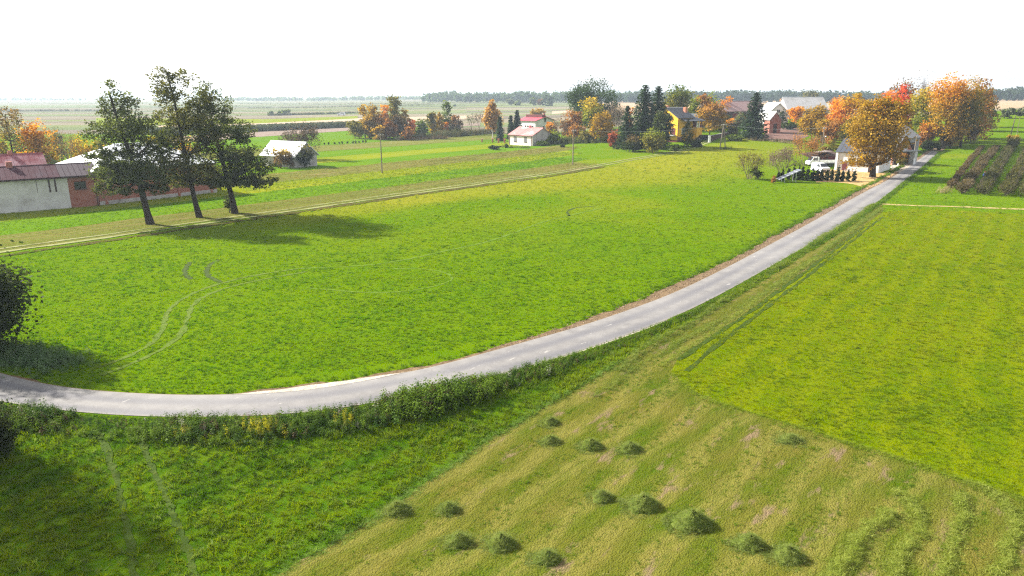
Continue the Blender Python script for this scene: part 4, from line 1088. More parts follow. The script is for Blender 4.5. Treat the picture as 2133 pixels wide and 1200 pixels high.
def tree(name, px, py, ty, w, shape, pal, label, cat='tree', group=None, n=900, leaf=None, lobes=None, top=None, trunk=None, bark=None, gap=0.5, limbs=10, lean=0.0, seed=None, tpath=None, solid=False):
    """px,py: where the trunk meets the ground in the photograph; ty: row of the top; w: crown width in photo pixels"""
    seed = seed if seed is not None else int(px * 7 + ty * 13) % 99991
    r_ = np.random.default_rng(seed)
    p = P(px, py); h = zat(p[1], ty) - p[2]; sc = scale_at(p); wm = w * sc
    n = int(n * (1.0 if n > 4000 else 1.7)); root = empty(name, p, 0, label, cat, group)
    if lobes: lb = [(a * wm, b * wm, c * h, d * wm, d * wm * .85, e * h, f) + tuple(g) for (a, b, c, d, e, f, *g) in lobes]
    else: lb = lobes_for(shape, h, wm, r_)
    wts = np.array([q[6] for q in lb]); wts /= wts.sum()
    nclump = max(12, int(n / (16 if n < 6000 else 26)))
    li = r_.choice(len(lb), nclump, p=wts)
    d = r_.normal(0, 1, (nclump, 3)); d /= np.linalg.norm(d, axis=1)[:, None]
    rad = r_.random(nclump) ** (0.42 if not solid else 0.3)
    LB = np.array([q[:6] for q in lb])
    cc = LB[li, :3] + d * LB[li, 3:6] * rad[:, None]
    cc[:, 2] = np.maximum(cc[:, 2], 0.05 * h)
    cs = np.minimum(LB[li, 3], LB[li, 5]) * r_.uniform(.18, .36, nclump) * (1.3 - gap * .5)
    cs = np.minimum(cs, .16 * h * (1 - .65 * S(h, 4, 14)) + .1)
    per = n // nclump + 1
    c = np.repeat(cc, per, 0) + r_.normal(0, 1, (nclump * per, 3)).clip(-1.6, 1.6) * np.repeat(cs, per)[:, None] * np.array([1, 1, .7])
    c[:, 2] = np.maximum(c[:, 2], .02)
    pa, pb = PAL[pal] if isinstance(pal, str) else pal
    ct = np.repeat(r_.normal(.45, .24, nclump), per) + r_.normal(0, .20, nclump * per)
    col = lerp(pa, pb, np.clip(ct, 0, 1))
    if len(lb[0]) > 7:
        for i, q in enumerate(lb):
            if q[7]:
                m = np.repeat(li == i, per); pa2, pb2 = PAL[q[7]]; col[m] = lerp(pa2, pb2, np.clip(ct[m], 0, 1))
    if top:      # leaves higher up have turned further
        pa2, pb2 = PAL[top]; k = np.clip((c[:, 2] / h - .55) * 3 + r_.normal(0, .35, len(c)), 0, 1)[:, None]
        col = col * (1 - k) + lerp(pa2, pb2, np.clip(ct, 0, 1)) * k
    leaf = leaf or max(.26, 3.3 * sc)
    crown_mesh('crown', c, col, leaf, r_, root)
    tr = trunk if trunk is not None else max(.07, min(.32, h * .018))
    mb = MB()
    if tpath: path = [Vector((a * wm, 0, b * h)) for a, b in tpath]
    else:
        hz = h * (.85 if shape in ('tall', 'column') else .72)
        path = [Vector((lean * h * (t ** 1.3) + r_.normal(0, .012 * h) * t, r_.normal(0, .012 * h) * t, -.15 + hz * t)) for t in np.linspace(0, 1, 6)]
    m_ = len(path)
    mb.tube(path, [tr * (1.25 if i == 0 else 1.0) * (1 - .8 * i / (m_ - 1)) for i in range(m_)], 7)
    for i in r_.choice(nclump, min(limbs, nclump), replace=False):
        e = Vector(cc[i]); t0 = None
        zz = max((.3 if tpath else .14) * h, e.z - np.hypot(e.x, e.y) * r_.uniform(.3, .8))
        best = min(range(m_), key=lambda k: abs(path[k].z - zz)); s0 = path[best]
        r0 = tr * (1 - .8 * best / (m_ - 1)) * .5
        mid = s0.lerp(e, .5) + Vector((0, 0, -.06 * (e - s0).length)); 
        mb.tube([s0, mid, e], [r0, r0 * .6, r0 * .2], 5, False)
    mb.build('trunk' if cat == 'tree' else 'stem', bark or BARK, root)
    return root

def bare(name, px, py, ty, w, label, pal='mauve', cat='shrub', group=None, n=420, seed=None, stems=5, leafn=500, bark=None, tall=False):
    """leafless or half-leafless crown: many forking twigs and a thin dust of leaves"""
    seed = seed if seed is not None else int(px * 7 + ty * 13) % 99991
    r_ = np.random.default_rng(seed)
    p = P(px, py); h = zat(p[1], ty) - p[2]; sc = scale_at(p); R_ = w * sc / 2
    root = empty(name, p, 0, label, cat, group)
    mb = MB(); tips = []; thin = max(.012, sc * .16)
    def grow(a, d, l, r0, k):
        e = a + d * l
        mid = a.lerp(e, .5) + Vector(r_.normal(0, .06 * l, 3))
        mb.tube([a, mid, e], [r0, r0 * .8, max(r0 * .6, thin * .6)], 4, False)
        if k == 0: tips.append(e); return
        for _ in range(3 if k > 1 else 4):
            dd = (d + Vector(r_.normal(0, .42, 3)) + Vector((0, 0, .06))).normalized()
            tips.append(e); grow(e, dd, l * r_.uniform(.55, .8), max(r0 * .6, thin), k - 1)
    for s in range(stems):
        a = 6.283 * s / stems + r_.uniform(-.4, .4); 
        if tall: b0 = Vector((0, 0, h * .25)); d = Vector((math.cos(a) * .9 * R_ / h * 1.6, math.sin(a) * .9 * R_ / h * 1.6, .75)).normalized()
        else: b0 = Vector((.12 * R_ * math.cos(a), .12 * R_ * math.sin(a), -.1)); d = Vector((math.cos(a) * R_ / h, math.sin(a) * R_ / h, .85)).normalized()
        grow(b0, d, h * .36, max(.05, h * .012), 3)
    if tall: mb.tube([(0, 0, -.1), (0, 0, h * .15), (.02 * h, 0, h * .3)], [h * .03, h * .024, h * .018], 7)
    V = np.array(mb.v); z = V[:, 2].max(); V *= np.array([1, 1, h / z])
    q = np.percentile(np.hypot(V[:, 0], V[:, 1]), 97); V[:, :2] *= R_ / max(q, .1) if q > R_ else 1
    k3 = np.array([1, 1, h / z]); kx = (R_ / max(q, .1) if q > R_ else 1)
    mb.v = [tuple(v) for v in V]
    mb.build('branches', bark or TWIG, root)
    t = np.array([tuple(e) for e in tips]) * k3; t[:, :2] *= kx
    c = t[r_.integers(0, len(t), leafn)] + r_.normal(0, .05 * h + .1, (leafn, 3)); c[:, 2] = np.clip(c[:, 2], .05, None)
    pa, pb = PAL[pal]
    crown_mesh('crown', c, lerp(pa, pb, np.clip(r_.normal(.5, .3, leafn), 0, 1)), max(.14, 1.9 * sc), r_, root)
    return root

def spruce(name, px, py, ty, w, label, pal='spruce', group=None, dens=1.0, seed=None, droop=.32, power=.85):
    seed = seed if seed is not None else int(px * 7 + ty * 13) % 99991
    r_ = np.random.default_rng(seed)
    p = P(px, py); h = zat(p[1], ty) - p[2]; sc = scale_at(p); R_ = w * sc / 2
    root = empty(name, p, 0, label, 'conifer', group)
    C = []; A = []; K = []; mb = MB()
    mb.tube([(0, 0, -.2), (0, 0, h * .5), (0, 0, h * .99)], [h * .016 + .05, h * .010, .02], 7)
    lev = int(h * 2.3 * dens)
    for i in range(lev):
        t = i / lev; z0 = h * (.06 + .93 * t); Lr = R_ * (1 - t) ** power * (.85 + .1 * math.sin(i * 2.1)) + .12
        for k in range(int(7 + 3 * (1 - t))):
            a = k * .85 + i * 1.3 + r_.uniform(-.3, .3); l = Lr * r_.uniform(.65, 1.12)
            m = max(3, int(l / (.32 + sc * 1.2) * 1.4))
            s = (np.arange(m) + .6) / m
            x = np.cos(a) * l * s; y = np.sin(a) * l * s
            z = z0 - droop * l * s + .30 * l * s ** 2.6
            for rep in range(2):
                C.append(np.stack([x, y, z], 1) + r_.normal(0, .08 + .03 * l, (m, 3)))
                A.append(np.tile([math.cos(a), math.sin(a), -.35 + .4 * t], (m, 1)) + r_.normal(0, .35, (m, 3)))
                K.append(np.clip(s * .7 + r_.normal(0, .22, m), 0, 1))
            if l > 1.2: mb.tube([(0, 0, z0), (x[-1], y[-1], z[-1])], [.05, .012], 4, False)
    C = np.vstack(C); A = np.vstack(A); K = np.concatenate(K)
    crown_mesh('crown', C, lerp(*PAL[pal], K), max(.30, 3.4 * sc), r_, root, 1.35, A, .8)
    mb.build('trunk', BARK, root)
    return root

def thuja(px, py, ty, w, label, group, pal='thuja', name='thuja', n=520, lean=0):
    return tree(name, px, py, ty, w, 'column', pal, label, 'conifer', group, n=n, leaf=max(.20, 2.0 * scale_at(P(px, py))), gap=.2, limbs=2, solid=True, lean=lean, trunk=.06)

# the three alders by the farm track
ALD = 'tall alders by the farm track'
tree('alder_tree', 313.5, 467, 168, 190, None, 'alder', 'tall dark alder nearest the camera, first of three by the farm track', group=ALD, n=20000, leaf=.235, limbs=60, trunk=.48, gap=.8,
     lobes=[(-.22, 0, .90, .13, .10, .40), (-.12, .1, .83, .14, .09, .5), (-.30, 0, .80, .12, .07, .4), (-.30, .1, .66, .33, .10, 2.2), (0, -.1, .70, .28, .10, 1.6), (.12, .2, .60, .2, .08, .9), (-.30, -.1, .50, .26, .06, 1.2),
            (-.32, .1, .38, .32, .08, 2.2), (.02, -.15, .40, .34, .09, 2.4), (.16, .2, .34, .2, .07, .9), (-.2, -.2, .28, .24, .06, 1.4), (-.05, .25, .52, .3, .07, 1.3), (.1, 0, .26, .16, .05, .5)],
     tpath=[(0, -.02), (-.02, .08), (-.045, .22), (-.065, .32), (-.11, .47), (-.16, .62), (-.21, .78), (-.25, .93)])
tree('alder_tree', 416, 453, 141, 160, None, 'alder2', 'tallest and thinnest alder, middle of three by the farm track', group=ALD, n=14000, leaf=.235, limbs=60, trunk=.40, gap=.8,
     lobes=[(-.26, 0, .92, .15, .08, .36), (-.02, .1, .93, .13, .07, .30), (-.16, 0, .96, .07, .05, .15), (-.2, -.1, .83, .2, .08, .75), (.10, .1, .80, .18, .08, .7), (-.2, .1, .68, .28, .08, 1.5), (.12, -.1, .66, .22, .07, 1.0),
            (-.28, 0, .53, .28, .08, 1.6), (.14, .15, .50, .24, .08, 1.2), (-.2, -.15, .38, .28, .07, 1.5), (.10, -.1, .34, .3, .07, 1.3), (-.22, .1, .25, .2, .05, .8), (.2, .1, .24, .2, .045, .6)],
     tpath=[(0, -.02), (-.035, .1), (-.065, .25), (-.09, .42), (-.12, .6), (-.15, .8), (-.20, .97)])
tree('alder_tree', 489.5, 445, 172, 190, None, 'alder', 'wide-skirted dark alder farthest along the track, third of three', group=ALD, n=18000, leaf=.235, limbs=60, trunk=.44, gap=.8,
     lobes=[(-.18, 0, .91, .12, .09, .42), (-.07, .1, .86, .12, .08, .4), (-.22, -.1, .79, .17, .08, .7), (-.05, 0, .77, .16, .07, .6), (-.02, .1, .66, .3, .09, 1.9), (-.24, 0, .62, .2, .08, 1.0), (.16, -.1, .60, .16, .06, .7),
            (.06, .1, .46, .36, .07, 2.2), (-.26, -.1, .44, .22, .08, 1.2), (.22, 0, .36, .3, .07, 1.9), (-.18, .1, .32, .3, .07, 1.6), (.30, -.1, .26, .22, .05, 1.0), (0, -.2, .27, .3, .05, 1.2)],
     tpath=[(0, -.02), (-.01, .1), (-.05, .27), (-.08, .42), (-.12, .6), (-.15, .75), (-.2, .95)])
tree('shrub', 478, 443, 402, 26, 'bush', 'alder', 'small leafy shrub at the foot of the farthest alder', 'shrub', n=420, leaf=.22)
# trees behind the left farmstead
LF = 'autumn trees behind the left farmstead'
tree('tree', 34, 372, 214, 84, 'tall', 'olive', 'tall thin-topped olive tree at the left edge behind the farmstead', group=LF, n=2200, limbs=40, top='brown', gap=.9, leaf=.34)
tree('tree', 92, 374, 243, 62, 'round', 'gold', 'bright orange tree above the faded red roof', group=LF, n=1900, top='orange', limbs=24, leaf=.36)
tree('tree', 58, 366, 300, 60, 'bush', 'orange', 'low orange tree just above the faded red roof ridge', group=LF, n=900)
tree('tree', 112, 368, 292, 38, 'round', 'yellow', 'small yellow rounded tree right of the orange one', group=LF, n=800)
tree('tree', 122, 352, 254, 36, 'round', 'grey', 'grey-green tree standing farther back behind the yellow one', group=LF, n=600)
bare('tree', 142, 370, 272, 56, 'nearly leafless grey-brown tree behind the brick shed end', 'brown', 'tree', LF, leafn=900, stems=6)
tree('tree', 182, 364, 278, 70, 'bush', 'gold', 'broad yellow-olive tree against the zinc hipped roof', group=LF, n=1500, top='yellow')
tree('tree', 214, 356, 284, 44, 'round', 'olive', 'olive tree peeping over the zinc roof, half hidden by the nearest alder', group=LF, n=700)
tree('tree', 6, 372, 270, 50, 'round', 'gold', 'golden tree cut by the left picture edge', group=LF, n=900)
tree('tree', 332, 352, 276, 48, 'round', 'yellow', 'yellow tree seen between the first and second alder', group=LF, n=900)
tree('tree', 392, 345, 286, 50, 'round', 'gold', 'golden tree seen between the second and third alder', group=LF, n=800)
tree('shrub', 118, 385, 322, 50, 'bush', 'dark', 'dark shrub filling the gap behind the shed ridge', 'shrub', n=700)
# left edge
tree('tree', -32, 742, 505, 230, 'bush', 'dark', 'dark tree cut off by the left edge above the lane bend', n=12000, leaf=.22, limbs=30, gap=.5)
tree('tree', -270, 950, 470, 340, 'round', 'dark', 'big dark tree mostly outside the left edge below the lane', n=6500, leaf=.22, limbs=30)
tree('shrub', -20, 960, 800, 110, 'bush', 'dark', 'dark scrubby bush at the left edge below the lane bend', 'shrub', n=3600, leaf=.12, top='alder')
# round the tin-roofed barn
tree('shrub', 628, 332, 257, 88, 'round', ((.045, .034, .030), (.12, .085, .07)), 'big leafless dark bush behind the tin-roofed barn', 'shrub', n=4200, limbs=60, leaf=.28)
tree('shrub', 592, 350, 305, 44, 'bush', 'brown', 'bush with yellow top in front of the tin-roofed barn', 'shrub', n=800, top='yellow')
tree('shrub', 634, 349, 300, 44, 'bush', 'dark', 'olive bush with golden side at the tin-roofed barn corner', 'shrub', n=900, top='olive')
# copse
CP_ = 'trees of the autumn copse'
tree('tree', 748, 289, 249, 48, 'bush', 'olive', 'round green-olive tree at the left end of the copse', group=CP_, n=1200, top='olive')
tree('tree', 761, 288, 220, 24, 'tall', 'ochre', 'slim yellow-brown tree second from the copse left end', group=CP_, n=700)
tree('tree', 781, 289, 219, 32, 'tall', 'ochre', 'broad ochre tree with bare tips in the copse', group=CP_, n=1000)
tree('tree', 804, 288, 219, 26, 'tall', 'rust', 'bright orange tree left of the tallest copse tree', group=CP_, n=900, top='orange')
tree('tree', 822, 287, 200, 36, 'tall', 'olive', 'tallest olive-grey tree of the copse', group=CP_, n=1500, top='olive')
tree('tree', 812, 291, 244, 36, 'bush', 'rust', 'rusty low tree in front of the tallest copse tree', group=CP_, n=900)
tree('tree', 790, 292, 256, 30, 'bush', 'ochre', 'brownish low tree at the copse front edge', group=CP_, n=600)
tree('tree', 843, 287, 228, 26, 'tall', 'olive', 'yellow-topped tree right of the tallest copse tree', group=CP_, n=800, top='yellow')
tree('tree', 858, 287, 244, 20, 'bush', 'redor', 'small red-orange tree at the right of the main copse', group=CP_, n=500)
tree('shrub', 846, 292, 262, 34, 'bush', 'rust', 'rust-coloured shrub at the foot of the copse', 'shrub', n=500)
tree('tree', 878, 284, 247, 34, 'bush', 'green', 'dark green shrubby tree between the two copse halves', group=CP_, n=800)
tree('tree', 899, 282, 231, 22, 'round', 'olive', 'olive tree behind the yellow pair of the copse', group=CP_, n=500)
tree('tree', 904, 282, 238, 20, 'tall', 'yellow', 'yellow tree, left one of the yellow pair', group=CP_, n=600)
tree('tree', 917, 281, 237, 18, 'tall', 'gold', 'golden tree, right one of the yellow pair', group=CP_, n=500)
tree('tree', 931, 280, 211, 20, 'tall', 'green', 'narrow dark green tree rising from the right half of the copse', group=CP_, n=800)
tree('tree', 930, 281, 253, 16, 'bush', 'orange', 'small orange tree under the narrow green one', group=CP_, n=350)
tree('tree', 951, 281, 238, 32, 'bush', 'brown', 'brown rounded tree at the right end of the copse', group=CP_, n=900, top='rust')
bare('tree', 982, 279, 238, 28, 'bare crooked fruit tree right of the copse', 'grey', 'tree', CP_, leafn=220, tall=True)
bare('tree', 998, 278, 234, 22, 'second bare fruit tree next to the orange birch', 'mauve', 'tree', CP_, leafn=200, tall=True)
# round the cottages
GA = 'garden trees round the cottages'
tree('birch_tree', 1026, 288, 206, 42, None, 'tan', 'orange-tan birch with white trunk left of the cottages', group=GA, n=2400, bark=BARKB, trunk=.2, limbs=24,
     lobes=[(0, 0, .86, .16, .14, .6), (-.05, 0, .68, .32, .13, 1.5), (.1, .1, .6, .3, .13, 1.2), (-.16, 0, .46, .3, .13, 1.4), (.14, 0, .40, .32, .13, 1.4), (0, .1, .28, .36, .09, 1.0)])
spruce('spruce_tree', 1041, 294, 242, 24, 'small blue-green spruce under the birch', group=GA)
spruce('spruce_tree', 1064, 291, 239, 24, 'dark spruce, left one of the pair hiding the red-roofed house', group=GA)
spruce('spruce_tree', 1077, 289, 228, 34, 'taller dark spruce, right one of the pair hiding the red-roofed house', group=GA)
tree('tree', 1119, 258, 225, 28, 'round', 'ochre', 'round brown-olive tree behind the red roof ridge', group=GA, n=700)
tree('shrub', 1031, 312, 302, 38, 'bush', 'dark', 'low pile of dark brush left of the white cottage', 'brush pile', n=700, leaf=.3)
tree('shrub', 1055, 308, 299, 9, 'bush', 'green', 'tiny bush at the left corner of the white cottage', 'shrub', n=160)
tree('shrub', 1149, 290, 251, 26, 'bush', 'ochre', 'orange-brown bush right of the red-roofed house', 'shrub', GA, n=800, top='orange')
bare('shrub', 1168, 292, 248, 32, 'mauve leafless bush between the orange-brown bush and the rusty tree', 'mauve', 'shrub', GA, leafn=500)
tree('shrub', 1148, 300, 272, 36, 'bush', 'lime', 'light green bush at the back corner of the white cottage', 'shrub', GA, n=900)
tree('shrub', 1130, 304, 293, 34, 'bush', 'green', 'dark green hedge along the cottage gable', 'shrub', GA, n=600)
tree('shrub', 1172, 308, 300, 10, 'bush', 'dark', 'small round shrub alone on the grass right of the cottage', 'shrub', n=160)
tree('tree', 1190, 290, 225, 46, 'bush', 'rust', 'rusty-brown tree behind the second power pole', group=GA, n=1300)
tree('oak_tree', 1234, 275, 160, 110, 'round', ((0.018, 0.042, 0.010), (0.045, 0.078, 0.016)), 'huge dark green oak standing against the sky', group=GA, n=17000, limbs=30, trunk=.5, leaf=.5, solid=True)
tree('tree', 1228, 284, 201, 52, 'round', 'lime', 'yellow-green tree in front of the huge oak', group=GA, n=1800, top='yellow')
tree('tree', 1251, 297, 229, 46, 'round', 'ochre', 'ochre tree with a clear trunk before the oak', group=GA, n=1500, limbs=16)
bare('shrub', 1282, 286, 216, 50, 'pinkish-grey leafless thicket right of the oak', 'mauve', 'shrub', GA, leafn=900, stems=7)
tree('shrub', 1222, 297, 268, 40, 'bush', 'olive', 'olive bush behind the second power pole', 'shrub', GA, n=700)
tree('shrub', 1280, 308, 270, 34, 'bush', ((0.16, 0.05, 0.03), (0.46, 0.10, 0.045)), 'red-leaved bush at the left foot of the dark spruces', 'shrub', GA, n=900)
# round the yellow house
YH = 'garden trees round the yellow house'
spruce('spruce_tree', 1339, 309, 174, 92, 'tallest ragged spruce left of the yellow house', group=YH, power=.6)
spruce('spruce_tree', 1366, 306, 177, 76, 'second tall spruce touching the tallest one', group=YH, power=.6)
spruce('spruce_tree', 1304, 310, 218, 62, 'lower spruce in front of the tallest ragged spruce', group=YH)
tree('tree', 1311, 280, 214, 12, 'round', 'orange', 'tiny orange treetop glowing beside the lower spruce', group=YH, n=250)
tree('tree', 1378, 312, 228, 46, 'bush', 'dark', 'dark leafy tree right against the yellow gable', group=YH, n=2200, top='alder')
tree('shrub', 1359, 319, 267, 54, 'bush', 'olive', 'round yellow-green bush at the farm track bend', 'shrub', YH, n=1900, top='lime')
tree('shrub', 1318, 316, 282, 46, 'bush', 'dark', 'dark untidy bush between the red and the yellow-green bush', 'shrub', YH, n=1100, top='brown')
thuja(1431, 306, 248, 32, 'tall olive thuja in front of the yellow house', YH, 'thujao', n=1400)
tree('tree', 1406, 274, 174, 62, 'round', 'olive', 'large rounded grey-green tree behind the yellow house roof', group=YH, n=2300, top='green')
tree('tree', 1443, 268, 195, 30, 'round', 'lime', 'light green tree behind the balcony', group=YH, n=700)
tree('tree', 1459, 266, 192, 32, 'round', 'rust', 'pale rusty tree behind the autumn cherry', group=YH, n=700)
tree('tree', 1480, 258, 188, 32, 'round', 'lime', 'yellow-green tree left of the pale brown barn roof', group=YH, n=800)
tree('tree', 1507, 254, 196, 34, 'bush', 'orange', 'orange tree above the pale brown barn roof', group=YH, n=800)
tree('tree', 1478, 281, 210, 60, 'round', 'ochre', 'brown-orange autumn tree right of the yellow house', group=YH, n=2200, top='rust', limbs=18)
tree('shrub', 1522, 279, 246, 28, 'bush', 'olive', 'bush with an orange tip by the garden wall', 'shrub', YH, n=700, top='orange')
tree('shrub', 1535, 279, 231, 32, 'bush', 'grey', 'grey-green bush left of the lone dark spruce', 'shrub', YH, n=700)
spruce('spruce_tree', 1568, 290, 190, 76, 'lone dark spruce in front of the pale brown barn', group=YH, power=.6)
spruce('spruce_tree', 1569, 291, 246, 24, 'small yellowing conifer before the lone dark spruce', 'thujao', YH)
tree('hedge', 1532, 293, 281, 44, 'bush', 'green', 'clipped green garden hedge by the A-shaped pole', 'hedge', n=700)
tree('shrub', 1500, 276, 252, 34, 'bush', 'olive', 'olive shrub between the autumn tree and the garden wall', 'shrub', YH, n=700)
tree('shrub', 1462, 272, 250, 30, 'bush', 'dark', 'dark shrub behind the parked dark car', 'shrub', YH, n=600)
tree('shrub', 1450, 306, 292, 30, 'bush', 'dark', 'low dark shrub along the drive before the yellow house', 'shrub', YH, n=500)
tree('shrub', 1405, 314, 300, 34, 'bush', 'green', 'low green shrub in front of the yellow gable', 'shrub', YH, n=500)
tree('shrub', 1545, 262, 238, 40, 'bush', 'brown', 'brownish thicket before the pale brown barn wall', 'shrub', YH, n=800)
tree('shrub', 1508, 264, 238, 30, 'bush', 'dark', 'dark thicket at the left end of the pale brown barn', 'shrub', YH, n=600)
# round the far farm
tree('shrub', 1645, 270, 254, 44, 'bush', 'dark', 'dark hedge at the foot of the white farmhouse', 'shrub', n=800)
tree('shrub', 1672, 276, 246, 30, 'bush', 'olive', 'olive shrub right of the orange ball-shaped tree', 'shrub', n=700)
tree('shrub', 1712, 296, 240, 40, 'bush', 'ochre', 'ochre shrub between the ochre tree and the bright orange tree', 'shrub', n=1000)
tree('shrub', 1760, 300, 236, 46, 'bush', 'olive', 'olive shrubs left behind the big chestnut', 'shrub', n=1000, top='ochre')
tree('shrub', 1860, 300, 240, 60, 'bush', 'olive', 'olive shrubs behind the brick-gabled house', 'shrub', n=1200)
tree('shrub', 1200, 292, 256, 44, 'bush', 'rust', 'rusty shrubs below the yellow-green tree', 'shrub', n=900)
tree('shrub', 1262, 290, 246, 40, 'bush', 'brown', 'brown shrubs between the ochre tree and the leafless thicket', 'shrub', n=900)
tree('tree', 770, 290, 236, 34, 'bush', 'ochre', 'brown-yellow undergrowth tree in the left half of the copse', group=CP_, n=900)
tree('tree', 800, 290, 238, 36, 'bush', 'rust', 'rust-brown undergrowth tree in the middle of the copse', group=CP_, n=900)
tree('tree', 832, 289, 238, 34, 'bush', 'brown', 'dark brown undergrowth tree in the right of the main copse', group=CP_, n=900)
FF = 'trees of the far farm'
thuja(1628, 266, 228, 26, 'dark round thuja in front of the white farmhouse gable', FF, n=700)
tree('tree', 1655, 264, 221, 30, 'round', 'orange', 'glowing orange ball-shaped tree by the white farmhouse', group=FF, n=1100)
tree('tree', 1625, 232, 206, 14, 'round', 'orange', 'small orange tree behind the white farmhouse roof', group=FF, n=220)
tree('tree', 1607, 233, 213, 13, 'round', 'yellow', 'small yellow tree beside the brick barn gable', group=FF, n=220)
tree('tree', 1690, 290, 214, 52, 'round', 'ochre', 'ochre tree in front of the long grey barn', group=FF, n=1900, top='ochre', limbs=16)
tree('tree', 1740, 288, 200, 48, 'round', 'orange', 'bright orange tree right of the long grey barn', group=FF, n=1900)
tree('tree', 1768, 290, 193, 46, 'round', 'orange', 'yellow-orange tree behind the big chestnut', group=FF, n=1600, top='yellow')
tree('tree', 1684, 226, 180, 46, 'bush', 'olive', 'dark tree on the skyline above the long grey barn', group=FF, n=800, top='dark')
tree('shrub', 1729, 302, 247, 36, 'bush', 'rust', 'reddish bush behind the pole left of the chestnut', 'shrub', FF, n=900)
bare('shrub', 1627, 371, 304, 62, 'mauve leafless bush behind the solar panel', 'mauve', 'shrub', FF, leafn=2200, stems=8)
bare('shrub', 1676, 345, 281, 66, 'rusty half-bare tree behind the white truck', 'rust', 'shrub', FF, leafn=2400, stems=8)
tree('shrub', 1728, 336, 292, 40, 'bush', 'olive', 'olive bush behind the parked truck', 'shrub', FF, n=800)
bare('shrub', 1702, 320, 282, 36, 'grey leafless bush left of the reddish bush', 'mauve', 'shrub', FF, leafn=500)
bare('shrub', 1560, 373, 316, 60, 'thin straggly bush alone on the meadow', 'olive', 'shrub', None, leafn=1500, stems=9)
tree('shrub', 1574, 374, 346, 36, 'bush', 'dark', 'low dark bush at the foot of the straggly one', 'shrub', n=500, leaf=.2)
tree('shrub', 1611, 382, 366, 14, 'bush', 'rust', 'small dry bush at the low end of the solar panel', 'shrub', n=220, leaf=.18)
tree('chestnut_tree', 1817, 369, 193, 128, None, 'ochre', 'big ochre chestnut tree by the lane in front of the white house', n=15000, leaf=.34, limbs=50, trunk=.55, gap=.3,
     lobes=[(0, 0, .88, .20, .10, 1.2), (-.16, .1, .78, .24, .12, 1.6), (.16, -.1, .80, .24, .12, 1.6), (-.26, 0, .60, .26, .14, 1.9), (.24, .1, .62, .26, .14, 1.9), (0, -.2, .62, .3, .16, 2.2),
            (-.28, -.1, .40, .26, .12, 1.7), (.28, 0, .42, .26, .13, 1.7), (0, .2, .5, .3, .16, 1.6), (0, -.22, .38, .3, .13, 1.9), (-.30, 0, .22, .20, .10, 1.0, 'orange'), (.20, -.1, .25, .2, .09, 1.0), (-.1, -.1, .22, .2, .09, .8)])
CL = 'trees of the roadside clump'
tree('tree', 1838, 300, 184, 56, 'round', 'redor', 'orange-red maple behind the chestnut', group=CL, n=2400)
tree('tree', 1868, 298, 181, 34, 'tall', 'red', 'scarlet tree right behind the chestnut crown', group=CL, n=1200)
tree('tree', 1876, 296, 157, 62, 'round', 'rust', 'rust-brown tree rising behind the scarlet one', group=CL, n=2000, top='brown')
bare('tree', 1907, 294, 160, 18, 'thin bare treetop left of the yellow-green maple', 'mauve', 'tree', CL, leafn=250, tall=True)
tree('tree', 1916, 304, 174, 62, 'round', 'lime', 'yellow-green maple at the lane end', group=CL, n=5000, top='yellow', limbs=20)
tree('tree', 1962, 310, 151, 80, 'round', 'gold', 'tallest maple with orange crown beside the lane end', group=CL, n=7000, top='orange', limbs=30, trunk=.35)
tree('tree', 2000, 306, 154, 80, 'round', 'olive', 'big brownish-olive tree right of the orange-crowned maple', group=CL, n=7000, top='ochre', limbs=24)
tree('tree', 2030, 290, 168, 50, 'tall', 'rust', 'rusty tree near the right end of the roadside clump', group=CL, n=2600)
tree('tree', 2053, 274, 200, 34, 'tall', 'olive', 'yellowish tree closing the right end of the roadside clump', group=CL, n=1000, top='gold')
tree('tree', 2050, 266, 180, 34, 'round', 'pine', 'dark pine behind the right end of the roadside clump', group=CL, n=800)
tree('shrub', 1979, 309, 254, 46, 'bush', 'ochre', 'golden-brown bush at the verge below the maples', 'shrub', CL, n=1700)
tree('shrub', 1928, 308, 246, 44, 'bush', 'rust', 'orange-rust bush behind the grey-roofed barn', 'shrub', CL, n=1200, top='orange')
tree('shrub', 1938, 313, 292, 46, 'bush', 'dark', 'dark green shrubs where the lane enters the trees', 'shrub', CL, n=900)
tree('shrub', 2020, 298, 250, 44, 'bush', 'brown', 'brown shrubs under the rusty tree', 'shrub', CL, n=1100)
tree('shrub', 1958, 290, 258, 26, 'bush', 'dark', 'dark shrub deep between the maples', 'shrub', CL, n=600)
for x_, lab in ((2092, 'first small grey-green tree in the field on the right, leftmost of three'), (2107, 'middle small grey-green tree in the field on the right'), (2124, 'last small grey-green tree by the right edge, rightmost of three')):
    tree('sapling_tree', x_, 247, 223, 18, 'bush', 'grey', lab, group='three small field trees', n=350)
tree('shrub', 2110, 298, 281, 28, 'bush', 'olive', 'yellowish scrub round the leaning pole', 'shrub', n=500, top='yellow')
tree('tree', 1875, 351, 318, 24, 'round', 'olive', 'small fruit tree in front of the porch', n=600, leaf=.2, top='rust')
